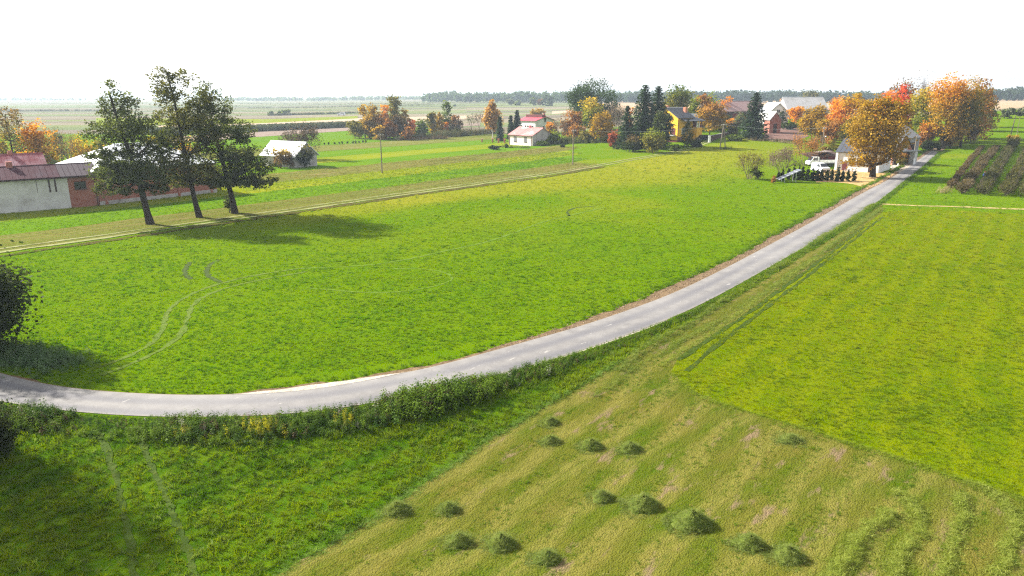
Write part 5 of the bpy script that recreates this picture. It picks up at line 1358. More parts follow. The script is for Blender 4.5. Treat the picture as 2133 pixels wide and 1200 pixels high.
# thuja row by the solar panel
TJ = [(1621, 376, 356, 7), (1629, 376, 352, 7), (1642, 374, 347, 9), (1653, 374, 345, 9), (1663, 375, 344, 9), (1671, 376, 343, 10), (1681, 377, 348, 11), (1692, 377, 350, 10), (1701, 377, 349, 10), (1710, 377, 352, 11),
      (1722, 376, 354, 11), (1732, 375, 352, 9), (1744, 378, 346, 10), (1754, 378, 354, 9), (1766, 377.5, 353, 11), (1778, 377, 355, 10)]
TJL = ['smallest thuja at the low end of the solar panel', 'second thuja behind the low end of the solar panel', 'thuja behind the middle of the solar panel', 'fourth thuja in the row, behind the solar panel',
       'thuja right behind the high end of the solar panel', 'tall slim thuja just right of the solar panel', 'seventh thuja in the row counting from the solar panel low end', 'eighth thuja in the row, below the white truck cab',
       'ninth thuja in the row, below the truck bed', 'broad thuja left of the small white van front', 'short thuja below the small white van', 'slim thuja right of the small white van',
       'tallest thuja in the right half of the row', 'fourth thuja from the right end of the row, slim', 'thuja before the parked bicycles, second last of the row', 'last thuja of the row toward the lane']
for (x_, y_, t_, w_), lab in zip(TJ, TJL): thuja(x_, y_, t_, w_, lab, 'row of young thujas', n=620)
# saplings in the light green field
for i, x_ in enumerate((676, 684, 697, 707, 713, 724, 735, 741, 748, 756, 762)):
    tree('sapling', x_, 302.5 - (x_ - 676) * .055, 296 - (x_ - 676) * .055, 4, 'bush', 'green', 'tiny green sapling in the row in the light green field', 'sapling', 'row of saplings', n=50, leaf=.35, limbs=2)
# berry rows
def berry_row(pts, w, h, n, label, seed, pal):
    c = resample(px_line(pts), 120); r2 = np.random.default_rng(seed)
    base = np.array([*c[0], float(H(*c[0]))]); root = empty('berry_hedge', base, 0, label, 'hedge', 'rows of berry bushes')
    nb = int(np.hypot(*(c[-1] - c[0])) / 1.15); C = []; ct = []
    k0 = np.linspace(0, 119, nb)
    mb = MB()
    for k in k0:
        b = np.array([np.interp(k, np.arange(120), c[:, 0]), np.interp(k, np.arange(120), c[:, 1])]) + r2.normal(0, .15, 2); z = float(H(*b)); hh = h * r2.uniform(.75, 1.15); m = n // nb
        d = r2.normal(0, 1, (m, 3)); d /= np.linalg.norm(d, axis=1)[:, None]; rr = r2.random(m)[:, None] ** .4
        pp = d * rr * np.array([w / 2, w / 2, hh * .5]) * r2.uniform(.85, 1.15) + np.array([b[0], b[1], z + hh * .5]); pp[:, 2] = np.maximum(pp[:, 2], z + .05)
        C.append(pp - base); ct.append(np.clip(r2.normal(.45, .2) + r2.normal(0, .22, m), 0, 1))
        for s in range(6):
            a = r2.uniform(0, 6.28); e = np.array([b[0] + w * .42 * math.cos(a), b[1] + w * .42 * math.sin(a), z + hh * r2.uniform(.7, 1.05)]) - base
            s0 = np.array([b[0], b[1], z - .05]) - base; mb.tube([tuple(s0), tuple(e)], [.03, .012], 4, False)
    C = np.vstack(C); ct = np.concatenate(ct)
    crown_mesh('foliage', C, lerp(*(PAL[pal] if isinstance(pal, str) else pal), ct), .26, r2, root)
    mb.build('stems', TWIG, root)['kind'] = 'stuff'
berry_row([(1980, 392), (2000, 364), (2020, 338), (2046, 310)], 1.3, 1.2, 5000, 'thinnest reddish berry row, outermost toward the lane', 1, ((.06, .045, .018), (.15, .10, .04)))
berry_row([(2002, 404), (2026, 372), (2050, 338), (2076, 311)], 2.1, 1.7, 9000, 'second berry row from the lane, greyish brown', 2, ((.06, .05, .022), (.15, .11, .05)))
berry_row([(2044, 406), (2066, 374), (2088, 338), (2112, 300)], 2.4, 1.9, 11000, 'third berry row from the lane, beside the person', 3, ((.035, .042, .012), (.10, .095, .025)))
berry_row([(2094, 409), (2112, 378), (2130, 345), (2150, 305)], 2.5, 2.0, 11000, 'fourth berry row from the lane, thick olive one', 4, ((.038, .045, .010), (.12, .105, .022)))
berry_row([(2140, 411), (2152, 380), (2166, 345), (2185, 310)], 2.5, 2.0, 9000, 'fifth berry row cut by the right picture edge', 5, ((.035, .045, .010), (.11, .105, .022)))
thicket([(1955, 405), (1978, 392)], 60, .5, .4, .9, (0.22, 0.18, 0.08), (0.36, 0.30, 0.16), 'pale dry grass at the head of the berry rows', 12)
# far things
FB = 'far bushes in the plain'
tree('far_bush', 565, 240, 230, 11, 'bush', 'green', 'single round far bush in the plain', 'bush', FB, n=160)
tree('far_bush', 597, 239, 226, 22, 'bush', 'green', 'larger far bush in the plain, right of the single one', 'bush', FB, n=260)
tree('far_bush', 583, 239, 231, 12, 'bush', 'green', 'small far bush joined to the larger one', 'bush', FB, n=140)
tree('far_bush', 947, 222, 217, 7, 'bush', 'green', 'tiny far bush below the left forest edge', 'bush', FB, n=80)
tree('far_tree', 1062, 219, 204, 18, 'bush', 'grey', 'pale far trees left of the isolated grove', 'tree', FB, n=240)
tree('far_tree', 1078, 220, 207, 16, 'bush', 'green', 'dark far bush left of the isolated grove', 'tree', FB, n=200)
GV = 'isolated far grove'
tree('far_tree', 1111, 221, 199, 20, 'bush', 'green', 'grove tree with grey-green crown, left end', 'tree', GV, n=300)
tree('far_tree', 1124, 221, 203, 14, 'bush', 'rust', 'reddish tree inside the isolated far grove', 'tree', GV, n=240)
tree('far_tree', 1136, 221, 198, 18, 'tall', 'oak', 'dark tree at the middle of the isolated far grove', 'tree', GV, n=300)
tree('far_tree', 1147, 221, 200, 14, 'tall', 'oak', 'dark tree at the right end of the isolated far grove', 'tree', GV, n=260)

def forest(name, pts, tops, nt_, label, pal, seed, hmin, hmax, depth, leafn=34):
    """pts: edge polyline in world metres; trees stand in a belt behind it"""
    r2 = np.random.default_rng(seed); c = resample(np.array(pts, float), 400); C = []; K = []
    V = []
    for i in range(nt_):
        k = r2.integers(0, 400); b = c[k] + np.array([r2.normal(0, 3), depth * r2.random() ** 1.5]); z = float(H0(b[0], b[1]))
        h = r2.uniform(hmin, hmax) * (1 - .25 * vnoise(k * .06, k * 0., seed)); w = h * r2.uniform(.26, .42); m = leafn
        d = r2.normal(0, 1, (m, 3)); d /= np.linalg.norm(d, axis=1)[:, None]; rr = r2.random(m)[:, None] ** .4
        cone = r2.random() < .35
        pp = d * rr * np.array([w, w, h * .46]) + np.array([b[0], b[1], z + h * .52])
        if cone: t = np.clip((pp[:, 2] - z) / h, 0, 1)[:, None]; pp[:, :2] = b + (pp[:, :2] - b) * (1.25 - t)
        C.append(pp); K.append(np.clip(r2.normal(.4, .3) + r2.normal(0, .18, m), 0, 1))
    C = np.vstack(C); K = np.concatenate(K)
    col = lerp(*PAL[pal], K)
    v, f = leaf_quads(C, 3.0, r2)
    return tag(link(name, np_mesh(name, v, f, np.repeat(col, 4, 0)), LEAF), label, None, None, 'stuff')
def at(px, d): return ((px - 1066.5) / FPX * d * 1.035, d)
forest('forest', [at(893, 1180), at(960, 1130), at(1100, 1080), at(1200, 1060), at(1320, 1040)], None, 480, 'dark far forest on the skyline left of the oak', 'oak', 1, 15, 20, 120)
forest('forest', [at(1290, 1000), at(1420, 960), at(1560, 930), at(1700, 900), at(1830, 880)], None, 620, 'dark far forest on the skyline behind the barns', 'pine', 2, 13, 18, 110)
forest('forest', [at(2020, 760), at(2100, 740), at(2200, 730), at(2400, 700)], None, 300, 'dark pine forest on the skyline at the right edge', 'pine', 3, 10, 16, 90)
forest('forest', [at(500, 2050), at(640, 1950), at(760, 1900), at(900, 1850)], None, 420, 'hazy distant treeline left of the forest', 'green', 4, 9, 14, 60, 20)
forest('forest', [at(-150, 2200), at(60, 2150), at(230, 2150)], None, 160, 'faint distant treeline at the far left horizon', 'green', 5, 7, 14, 60, 20)
for i, (a_, b_) in enumerate((((520, 226.0), (900, 219.5)), ((0, 232), (240, 231)), ((560, 241), (740, 236)), ((500, 216.5), (900, 215.5)))):
    c = resample(px_line([a_, b_]), 200); r2 = np.random.default_rng(50 + i); n = 500
    k = r2.integers(0, 200, n); p = c[k] + r2.normal(0, 2, (n, 2)); hh = r2.uniform(1.0, 2.6, n)
    scatter('far_hedgerow', np.column_stack([p, H(p[:, 0], p[:, 1])]), hh * 1.6, lerp((0.035, 0.05, 0.02), (0.09, 0.09, 0.04), r2.random(n)), C_WEED,
            ('thin dark hedgerow line in the plain, second farthest', 'dark hedgerow line left of the alders', 'dark field edge below the far bushes', 'farthest thin hedgerow line in the plain')[i], .1, zs=hh)
#PART3
# ------------------------------------------------------------------ buildings
def frame(name, A, B, label, cat, group=None):
    """Empty at the front-left corner, local x along the front, local y into the building"""
    A = np.asarray(A, float); B = np.asarray(B, float)
    ang = math.atan2(B[1] - A[1], B[0] - A[0])
    z = min(A[2], B[2])
    return empty(name, (A[0], A[1], z), ang, label, cat, group), float(np.hypot(*(B - A)[:2]))

def zloc(root, p, ty):         # local height of image row ty at ground point p
    return zat(p[1], ty) - root.location.z

def house_walls(root, L_, D, he, hr, material, ridge='x', x0=0, y0=0, z0=-.4, name='wall', asym=None):
    mb = MB()
    if ridge == 'x': mb.prism([(y0, z0), (y0 + D, z0), (y0 + D, he), (y0 + (asym or D / 2), hr), (y0, he)], 'x', x0, x0 + L_)
    elif ridge == 'y': mb.prism([(x0, z0), (x0 + L_, z0), (x0 + L_, he), (x0 + L_ / 2, hr), (x0, he)], 'y', y0, y0 + D)
    else: mb.box(x0, x0 + L_, y0, y0 + D, z0, he)
    return mb.build(name, material, root)

def roof_gable(root, L_, D, he, hr, material, ridge='x', x0=0, y0=0, over=.35, th=.12, panels=0, cap=True, name='roof', split=None, trim=None):
    """two slopes; with panels > 0 every sheet of a slope is a piece of its own under the roof"""
    half = (D if ridge == 'x' else L_) / 2; sl = (hr - he) / half
    mb = MB(); lift = .10
    def pt(a, s, t):     # a along ridge, s = -1/1 side, t = 0 at ridge .. 1 at eave
        run = (half + over) * t; z = hr + lift - sl * run
        return (x0 + a, y0 + half + s * run, z) if ridge == 'x' else (x0 + half + s * run, y0 + a, z)
    ln = L_ if ridge == 'x' else D; a0, a1 = -over, ln + over
    for s in (-1, 1):
        q = [pt(a0, s, 0), pt(a1, s, 0), pt(a1, s, 1), pt(a0, s, 1)]
        if Vector(q[1]).__sub__(Vector(q[0])).cross(Vector(q[3]) - Vector(q[0])).z < 0: q = q[::-1]
        mb.slab(q, th)
    o = mb.build(name, material, root)
    if panels:
        r2 = random.Random(int(L_ * 100)); w = (a1 - a0) / panels; me_cache = {}
        for s in (-1, 1):
            for k in range(panels):
                b = MB(); e = r2.uniform(.015, .045)
                q = [pt(a0 + k * w + .03, s, .01), pt(a0 + (k + 1) * w - .03, s, .01), pt(a0 + (k + 1) * w - .03, s, 1.01), pt(a0 + k * w + .03, s, 1.01)]
                if (Vector(q[1]) - Vector(q[0])).cross(Vector(q[3]) - Vector(q[0])).z < 0: q = q[::-1]
                q = [(p[0], p[1], p[2] + e) for p in q]
                b.slab(q, .025)
                m_ = material
                if split and (a0 + k * w) > split[0]: m_ = split[1]
                b.build('roof_sheet', m_, o)
    if cap:
        c = MB(); c.tube([pt(a0, 1, 0), pt(a1, 1, 0)], .11, 6); c.build('ridge_cap', trim or material, o)
    return o

def window(root, face, u, z, w, h, frame_m=WHITEP, bars=1, L_=0, D=0, off=0.0, glass=None):
    """face: 'front' (local y=0), 'right' (x=L_), 'left' (x=0); u along the face from its left end as seen from outside"""
    def T(b, t0, t1, d0, d1, z0, z1):
        if face == 'front': b.box(t0, t1, off - d1, off - d0, z0, z1)
        elif face == 'right': b.box(L_ + d0, L_ + d1, t0, t1, z0, z1)
        else: b.box(-d1, -d0, t0, t1, z0, z1)
    f = MB(); t = .09
    T(f, u - w / 2, u + w / 2, .003, .07, z, z + t); T(f, u - w / 2, u + w / 2, .003, .07, z + h - t, z + h)
    T(f, u - w / 2, u - w / 2 + t, .003, .07, z + t, z + h - t); T(f, u + w / 2 - t, u + w / 2, .003, .07, z + t, z + h - t)
    for k in range(bars):
        c = u - w / 2 + w * (k + 1) / (bars + 1); T(f, c - .04, c + .04, .03, .065, z + t, z + h - t)
    o = f.build('window', frame_m, root)
    g = MB(); T(g, u - w / 2 + t, u + w / 2 - t, .004, .025, z + t, z + h - t); g.build('pane', glass or GLASS, o)
    s = MB(); T(s, u - w / 2 - .08, u + w / 2 + .08, .004, .16, z - .07, z - .003); s.build('sill', frame_m, o)
    return o

def plain(root, name, m, *boxes):
    b = MB()
    for q in boxes: b.box(*q)
    return b.build(name, m, root)

# --- left farmstead -------------------------------------------------------
A = P(-95, 453.5); B = P(208, 428.5)
root, LL = frame('long_shed', A, B, 'long low shed with grey-white wall, brick end and purple-red roof', 'shed')
he = zloc(root, B, 363); D = 7.2; hr = zat(B[1] + 2.4, 341) - root.location.z
xb = LL * .79                                    # where plaster gives way to brick
house_walls(root, xb, D, he, hr, PLASTER, 'x')
house_walls(root, LL - xb - .004, D - .1, he, hr - .03, BRICK, 'x', x0=xb + .004, y0=.05, name='brick_wall')
roof_gable(root, LL, D, he, hr, R_PURPLE, 'x', over=.4, panels=26, split=(xb - 1.3, R_SLATE))
window(root, 'front', xb + (LL - xb) * .42, he - 2.0, 1.5, 1.1, DARKWOOD, 1, off=.05)
for q in (.0, .75): plain(root, 'vent_slit', DARKWOOD, (xb - 2.4 + q, xb - 2.2 + q, -.03, .05, he - 2.2, he - .35))
plain(root, 'chimney', BRICK, (LL * .40, LL * .40 + .75, D / 2 - .4, D / 2 + .4, hr - .3, hr + .8))
plain(root, 'crack_strip', DARKWOOD, (xb * .72, xb * .72 + .05, -.012, .02, he - 2.2, he - .1))
plain(root, 'gutter', DARKWOOD, (-.3, LL + .3, -.55, -.43, he - .28, he - .16))
plain(root, 'downpipe', DARKWOOD, (LL - .25, LL - .13, -.12, -.02, 0, he - .2))
# hipped barn
A = P(209, 428); B = P(452, 401)
root, LL = frame('brick_barn', A, B, 'long red brick barn with bright zinc hipped roof behind the alders', 'barn')
he = zloc(root, A, 357); hr = zat(A[1] + 11, 298) - root.location.z; D = 15.0
house_walls(root, LL, D, he, he, BRICK, None)
plain(root, 'plinth', OLDWALL, (-.02, LL + .02, -.06, -.003, -.3, .6))
ro = MB(); e = .5; hx = 6.5
c = [(-e, -e, he), (LL + e, -e, he), (LL + e, D + e, he), (-e, D + e, he), (hx, D / 2, hr), (LL - hx, D / 2, hr)]
s0 = len(ro.v); ro.v += c + [(x, y, z - .12) for x, y, z in c[:4]]
ro.f += [(0, 1, 5, 4), (1, 2, 5), (2, 3, 4, 5), (3, 0, 4), (0, 6, 7, 1), (1, 7, 8, 2), (2, 8, 9, 3), (3, 9, 6, 0), (9, 8, 7, 6)]
rf = ro.build('roof', R_WHITE, root)
for k in range(int((LL + 2 * e) / 1.1)):
    x = -e + .55 + k * 1.1
    t = 1.0 if hx <= x <= LL - hx else max(.04, (x + e) / (hx + e) if x < hx else (LL + e - x) / (hx + e))
    b = MB(); p0 = Vector((x, -e, he + .02)); p1 = Vector((x, -e + (D / 2 + e) * t, he + (hr - he) * t + .02))
    b.slab([(p0.x - .5, p0.y, p0.z), (p0.x + .5, p0.y, p0.z), (p1.x + .5, p1.y, p1.z), (p1.x - .5, p1.y, p1.z)] if t == 1.0 else
           [(p0.x - .03, p0.y, p0.z + .03), (p0.x + .03, p0.y, p0.z + .03), (p1.x + .03, p1.y, p1.z + .03), (p1.x - .03, p1.y, p1.z + .03)], .03)
    b.build('roof_sheet', R_WHITE, rf)
for k in range(3): plain(root, 'window', DARKWOOD, (LL * (.25 + .25 * k), LL * (.25 + .25 * k) + 1.2, -.05, .05, he * .55, he * .55 + .8))
for k in range(4): plain(root, 'pier', BRICK, (LL * (.04 + .3 * k), LL * (.04 + .3 * k) + .4, -.13, -.004, -.3, he - .15))
# red-roofed building behind
A = P(-150, 405); B = P(104, 388)
root, LL = frame('farm_building', A, B, 'building with faded pink-red sheet roof behind the long shed', 'barn')
he = zloc(root, B, 357); hr = zat(B[1] + 4, 320) - root.location.z; D = 11
house_walls(root, LL, D, he, hr, PLASTER, 'x')
roof_gable(root, LL, D, he, hr, R_PINK, 'x', over=.4, panels=22)
plain(root, 'chimney', BRICK, (LL - 5, LL - 4.3, D / 2 - .3, D / 2 + .3, hr - .2, hr + .7))
# tin barn
A = P(548, 345); B = P(616, 350); Cc = P(655, 341.5)
root, LL = frame('tin_barn', A, B, 'small old barn with white streaked tin roof', 'barn')
D = 6.6
he = zloc(root, B, 324.5); hr = zat(B[1] + 3, 297) - root.location.z
house_walls(root, LL, D, he, hr, OLDWALL, 'x')
roof_gable(root, LL, D, he, hr, R_ZINC, 'x', over=.5, panels=13)
plain(root, 'door', DARKWOOD, (LL * .35, LL * .6, -.05, .05, -.1, he - .4))
plain(root, 'gable_boards', DARKWOOD, (LL + .004, LL + .05, D * .25, D * .75, he * .6, he + .6))
# white cottage
A = P(1060, 301.5); B = P(1108.5, 304.5)
root, LL = frame('white_cottage', A, B, 'small cream-white cottage with faded pink sheet roof and two front windows', 'house')
D = 9.5
he = zloc(root, B, 283); hr = zat(B[1] + 4.5, 267) - root.location.z
w0 = house_walls(root, LL, D, he, hr, CREAM, 'x')
gm = MB(); gm.poly([(LL + .012, .15, -.3), (LL + .012, D - .15, -.3), (LL + .012, D - .15, he - .1), (LL + .012, D / 2, hr - .12), (LL + .012, .15, he - .1)])
gm.build('gable_wall', OLDWALL, root)
roof_gable(root, LL, D, he, hr, R_PINK2, 'x', over=.3, panels=9)
window(root, 'front', LL * .28, he * .36, 1.3, 1.6, DARKWOOD, 1, glass=simple('pale curtain', (0.25, 0.25, 0.26), .5))
window(root, 'front', LL * .72, he * .36, 1.3, 1.6, DARKWOOD, 1, glass=simple('pale curtain', (0.25, 0.25, 0.26), .5))
window(root, 'right', D * .45, he * .36, .5, .9, DARKWOOD, 0, LL); window(root, 'right', D * .72, he * .36, .5, .9, DARKWOOD, 0, LL)
plain(root, 'gutter', MAROON, (-.3, LL + .3, -.45, -.33, he - .22, he - .10))
plain(root, 'downpipe', MAROON, (LL - .35, LL - .22, -.14, -.02, 0, he - .15)); plain(root, 'downpipe', MAROON, (.2, .33, -.14, -.02, 0, he - .15))
plain(root, 'corner_post', CREAM, (LL - .12, LL + .10, -.06, .16, -.3, he - .05))
plain(root, 'chimney', R_RED, (LL * .45, LL * .45 + .6, D / 2 - .3, D / 2 + .3, hr - .1, hr + .75))
# red-roofed house
A = P(1080, 281); B = P(1115, 282)
root, LL = frame('red_roofed_house', A, B, 'white house with bright red roof and raised ridge behind the cottage', 'house')
D = 11.5
he = zloc(root, B, 252); hr = zat(B[1] + 5.5, 243) - root.location.z
house_walls(root, LL, D, he, hr, WHITEW, 'x')
rf = roof_gable(root, LL, D, he, hr, R_RED, 'x', over=.5, panels=8)
plain(root, 'raised_ridge', MAROON, (LL * .02, LL * .98, D / 2 - 1.6, D / 2 + .4, hr - .3, hr + .75))
plain(root, 'chimney', BRICK, (LL * .8, LL * .8 + .6, D / 2 + .8, D / 2 + 1.4, hr - .4, hr + 1.3))
for k in range(4): window(root, 'front', LL * (.42 + .14 * k), he * .40, .75, 1.6, DARKWOOD, 1)
window(root, 'right', D * .5, he * .95, 1.1, 1.4, DARKWOOD, 0, LL); window(root, 'right', D * .42, he * .42, .9, 1.2, DARKWOOD, 0, LL); window(root, 'right', D * .75, he * .42, .9, 1.2, DARKWOOD, 0, LL)
# yellow house: gable to the left, long side towards the camera
A = P(1410, 296.5); B = P(1441, 292)
root, LL = frame('yellow_house', A, B, 'tall yellow house with charcoal gable roof, chimneys and columned balcony', 'house')
he = zloc(root, A, 245); D = 9.0; hr = zat(A[1] + 4, 225) - root.location.z
house_walls(root, LL, D, he, hr, YELLOW, 'x')
roof_gable(root, LL, D, he, hr, R_DARK, 'x', over=.45, th=.16, trim=STEEL)
window(root, 'left', D * .42, he * .98, 1.3, 1.3, DARKWOOD, 1)
window(root, 'left', D * .70, he * .52, 1.3, 1.4, WHITEP, 1)
plain(root, 'door', MAROON, (-.07, -.004, D * .10, D * .30, he * .30, he * .56))
plain(root, 'balcony_slab', CONC, (-1.3, -.004, D * .05, D * .55, he * .26, he * .29))
plain(root, 'cellar_wall', MAROON, (-.12, -.004, 0, D * .7, -.3, he * .08))
window(root, 'front', LL * .38, he * .36, 1.7, 1.5, WHITEP, 2)
plain(root, 'downpipe', MAROON, (.05, .19, -.14, -.004, 0, he - .2))
plain(root, 'chimney', BRICKO, (LL * .80, LL * .80 + .95, D * .22, D * .22 + .9, he + .3, hr + .2))
plain(root, 'chimney', BRICKO, (LL * .06, LL * .06 + .8, D * .5, D * .5 + .8, hr - .6, hr + .7))
plain(root, 'cellar_door', MAROON, (.4, 2.4, -.08, -.004, -.3, 1.5))
ax0, ax1, ay0, ay1 = LL + .004, LL + 2.6, -1.6, D * .75
plain(root, 'annex_wall', YELLOW, (ax0, ax1, ay0, ay1, -.4, he * .58))
plain(root, 'loggia_wall', MAROON, (ax0, ax1, ay0 + 2.0, ay1, he * .58 + .004, he * .88))
for k in range(3): plain(root, 'column', WHITEW if k < 2 else MAROON, (ax0 + .1 + k * 1.0, ax0 + .38 + k * 1.0, ay0 + .1, ay0 + .4, he * .58 + .004, he * .87))
plain(root, 'parapet', MAROON, (ax0 + 1.4, ax1 - .1, ay0 + .05, ay0 + .15, he * .58 + .004, he * .67))
b = MB(); b.slab([(1.0, ay0 - .7, he * .86), (ax1 + .6, ay0 - .7, he * .86), (ax1 + .6, ay1, he * 1.18), (1.0, ay1, he * 1.18)], .16)
b.build('loggia_roof', R_DARK, root)
# grey outbuilding behind yellow house
A = P(1432, 274); B = P(1452, 273)
root, LL = frame('outbuilding', A, B, 'low outbuilding with light grey roof behind the yellow house', 'shed')
he = zloc(root, B, 250); house_walls(root, LL, 6, he, he + 1.9, WHITEW, 'x'); roof_gable(root, LL, 6, he, he + 1.9, R_LIGHT, 'x', panels=4)
plain(root, 'window', GLASS, (LL * .3, LL * .6, -.04, .04, he * .4, he * .8))
# pale brown barn
A = P(1492, 257); B = P(1598, 253)
root, LL = frame('brown_roofed_barn', A, B, 'long barn with pale brown sheet roof and red brick gable', 'barn')
he = zloc(root, A, 232); hr = zat(A[1] + 6, 211.5) - root.location.z; D = 12
house_walls(root, LL, D, he, hr, DARKWOOD, 'x')
gm = MB(); gm.poly([(LL + .012, .1, -.3), (LL + .012, D - .1, -.3), (LL + .012, D - .1, he - .1), (LL + .012, D / 2, hr - .12), (LL + .012, .1, he - .1)])
gm.build('gable_wall', BRICK, root)
roof_gable(root, LL, D, he, hr, R_BROWN, 'x', over=.3, panels=16)
plain(root, 'door', MAROON, (LL * .3, LL * .42, -.06, -.004, -.3, he * .8)); plain(root, 'door', MAROON, (LL * .6, LL * .72, -.06, -.004, -.3, he * .8))
# small brick shed
A = P(1589, 275); B = P(1601.5, 278)
root, LL = frame('brick_shed', A, B, 'small red brick shed with grey sheet roof by the garden plot', 'shed')
he = zloc(root, B, 249); hr = zat(B[1] + 3, 233) - root.location.z; D = 3.8
house_walls(root, LL, D, he, hr, BRICK, 'x'); roof_gable(root, LL, D, he, hr, R_ASBEST, 'x', over=.3, panels=5)
plain(root, 'door', DARKWOOD, (LL + .004, LL + .06, D * .35, D * .65, -.3, he * .7))
# white farmhouse, gable towards camera
A = P(1599, 262); B = P(1640, 262)
root, LL = frame('white_farmhouse', A, B, 'white farmhouse with broad gable and light grey roof', 'house')
he = zloc(root, A, 234); hr = zat(A[1], 215) - root.location.z; D = 12
house_walls(root, LL, D, he, hr, WHITEW, 'y'); roof_gable(root, LL, D, he, hr, R_LIGHT, 'y', over=.4, panels=8)
for q in (.44, .52): window(root, 'front', LL * q, he * 1.0, .45, .9, DARKWOOD, 0)
window(root, 'front', LL * .3, he * .35, 1.2, 1.4, DARKWOOD, 1); window(root, 'front', LL * .7, he * .35, 1.2, 1.4, DARKWOOD, 1)
plain(root, 'chimney', BRICK, (LL * .66, LL * .66 + .7, D * .4, D * .4 + .7, hr - 1.0, hr + .35))
# long grey barn
A = P(1640, 246); B = P(1724, 246)
root, LL = frame('grey_roofed_barn', A, B, 'huge barn with tall grey cement-sheet roof behind the white farmhouse', 'barn')
he = zloc(root, A, 229); hr = zat(A[1] + 7, 203) - root.location.z; D = 15
house_walls(root, LL, D, he, hr, OLDWALL, 'x'); roof_gable(root, LL, D, he, hr, R_ASBEST, 'x', over=.3, panels=14, trim=R_LIGHT)
plain(root, 'door', DARKWOOD, (LL * .4, LL * .6, -.06, -.004, -.3, he * .85))
# white house by the lane
A = P(1741, 354); B = P(1829, 361)
root, LL = frame('roadside_house', A, B, 'white single-storey house with dark roof half hidden by the chestnut', 'house')
he = zloc(root, A, 315); hr = zat(A[1] + 4, 290) - root.location.z; D = 8.5
house_walls(root, LL, D, he, hr, WHITEW, 'x'); roof_gable(root, LL, D, he, hr, R_DARK, 'x', over=.4, panels=10)
for q in (.36, .56): window(root, 'front', LL * q, he * .35, 1.2, 1.3, DARKWOOD, 1)
plain(root, 'door', MAROON, (LL * .14, LL * .26, -.06, -.004, -.1, 2.0)); plain(root, 'door', DARKWOOD, (LL * .76, LL * .86, -.06, -.004, -.1, 2.0))
plain(root, 'corner_pier', WHITEP, (-.25, .2, -.3, -.004, -.3, he - .1))
window(root, 'right', D * .4, he * .3, .6, .6, WHITEP, 0, LL)
# brick-gabled house with porch
A = P(1858, 344); B = P(1897, 341)
root, LL = frame('brick_gabled_house', A, B, 'house with orange brick gable, white window and flat-roofed porch', 'house')
he = zloc(root, B, 312); hr = zat(B[1], 281) - root.location.z; D = 9
house_walls(root, LL, D, he, hr, BRICKO, 'y'); roof_gable(root, LL, D, he, hr, R_DARK, 'y', over=.35, panels=7)
window(root, 'front', LL * .55, he * 1.06, 1.6, 1.2, WHITEP, 1)
plain(root, 'porch_roof', CONC, (-.3, LL + .35, -1.7, -.004, he - .2, he + .02))
plain(root, 'porch_wall', PLASTER, (LL - .9, LL, -1.4, -.006, -.3, he - .204))
plain(root, 'porch_post', WHITEP, (.1, .3, -1.5, -1.3, -.3, he - .204))
plain(root, 'porch_back', DARKWOOD, (0, LL - .9, -.06, -.01, -.3, he - .26))
plain(root, 'door', simple('dark green door', (0.02, 0.05, 0.03), .7), (LL * .55, LL * .72, -.12, -.062, -.1, 2.1))
plain(root, 'gate_post', WHITEP, (LL * .74, LL * .82, -1.9, -1.72, -.2, 1.5))
# grey barn at the lane end
A = P(1884, 322); B = P(1912, 316)
root, LL = frame('lane_end_barn', A, B, 'old barn with grey mossy sheet roof at the end of the lane', 'barn')
he = zloc(root, B, 285); hr = zat(B[1] + 4, 258) - root.location.z; D = 9
house_walls(root, LL, D, he, hr, CONC, 'x'); roof_gable(root, LL, D, he, hr, R_ASBEST, 'x', over=.3, panels=6)
gm = MB(); gm.poly([(LL + .012, .1, he - .1), (LL + .012, D - .1, he - .1), (LL + .012, D / 2, hr - .12)]); gm.build('gable_boards', DARKWOOD, root)
plain(root, 'door', DARKWOOD, (LL * .3, LL * .65, -.06, -.004, -.3, he * .7))
# maroon lean-to behind the truck
A = P(1686, 346); B = P(1744, 346)
root, LL = frame('lean_to_shed', A, B, 'maroon open shed with sloping dark roof behind the white truck', 'shed')
he = zloc(root, A, 324); D = 5
plain(root, 'back_wall', MAROON, (LL * .42, LL, D - .2, D, -.3, he)); plain(root, 'side_wall', MAROON, (LL * .42, LL, .5, .7, he * .35, he))
for k in range(4): plain(root, 'post', DARKWOOD, (k * LL / 3.2, k * LL / 3.2 + .15, .2, .35, -.3, he - .1))
b = MB(); b.slab([(-.3, -.4, he - .35), (LL + .2, -.4, he + .1), (LL + .2, D + .2, he + .9), (-.3, D + .2, he + .1)], .14); b.build('roof', DARKWOOD, root)
for k in range(5): plain(root, 'roof_board', simple('grey boards', (.26, .22, .2), .9), (LL * (.3 + .09 * k), LL * (.3 + .09 * k) + .6, .3, 3.6, he + .55 + .06 * k, he + .60 + .06 * k))

# ------------------------------------------------------------------ garden wall, gate posts, fence
A = P(1478, 295.5); B = P(1524, 277)
root, LL = frame('garden_wall', A, B, 'dark brown garden wall running back from a white gate pillar', 'wall')
plain(root, 'wall', simple('dark brown wall', (.10, .06, .05), .95), (0, LL, -.15, .15, -.4, 1.7)); plain(root, 'coping', CONC, (-.05, LL, -.2, .2, 1.703, 1.8))
p = P(1477, 297); o = empty('gate_pillar', p, .3, 'white gate pillar at the end of the garden wall', 'pillar'); plain(o, 'shaft', WHITEP, (-.3, .3, -.3, .3, -.3, 2.0)); plain(o, 'cap', CONC, (-.38, .38, -.38, .38, 2.003, 2.12))
FP = [(1004, 296.5, 290), (1026, 297, 289.5), (1038.5, 298, 290), (1051, 298, 290)]
FL = ['leftmost brick fence pillar left of the cottage', 'brick fence pillar under the birch', 'brick fence pillar third from the left', 'brick fence pillar closest to the cottage']
prev = None
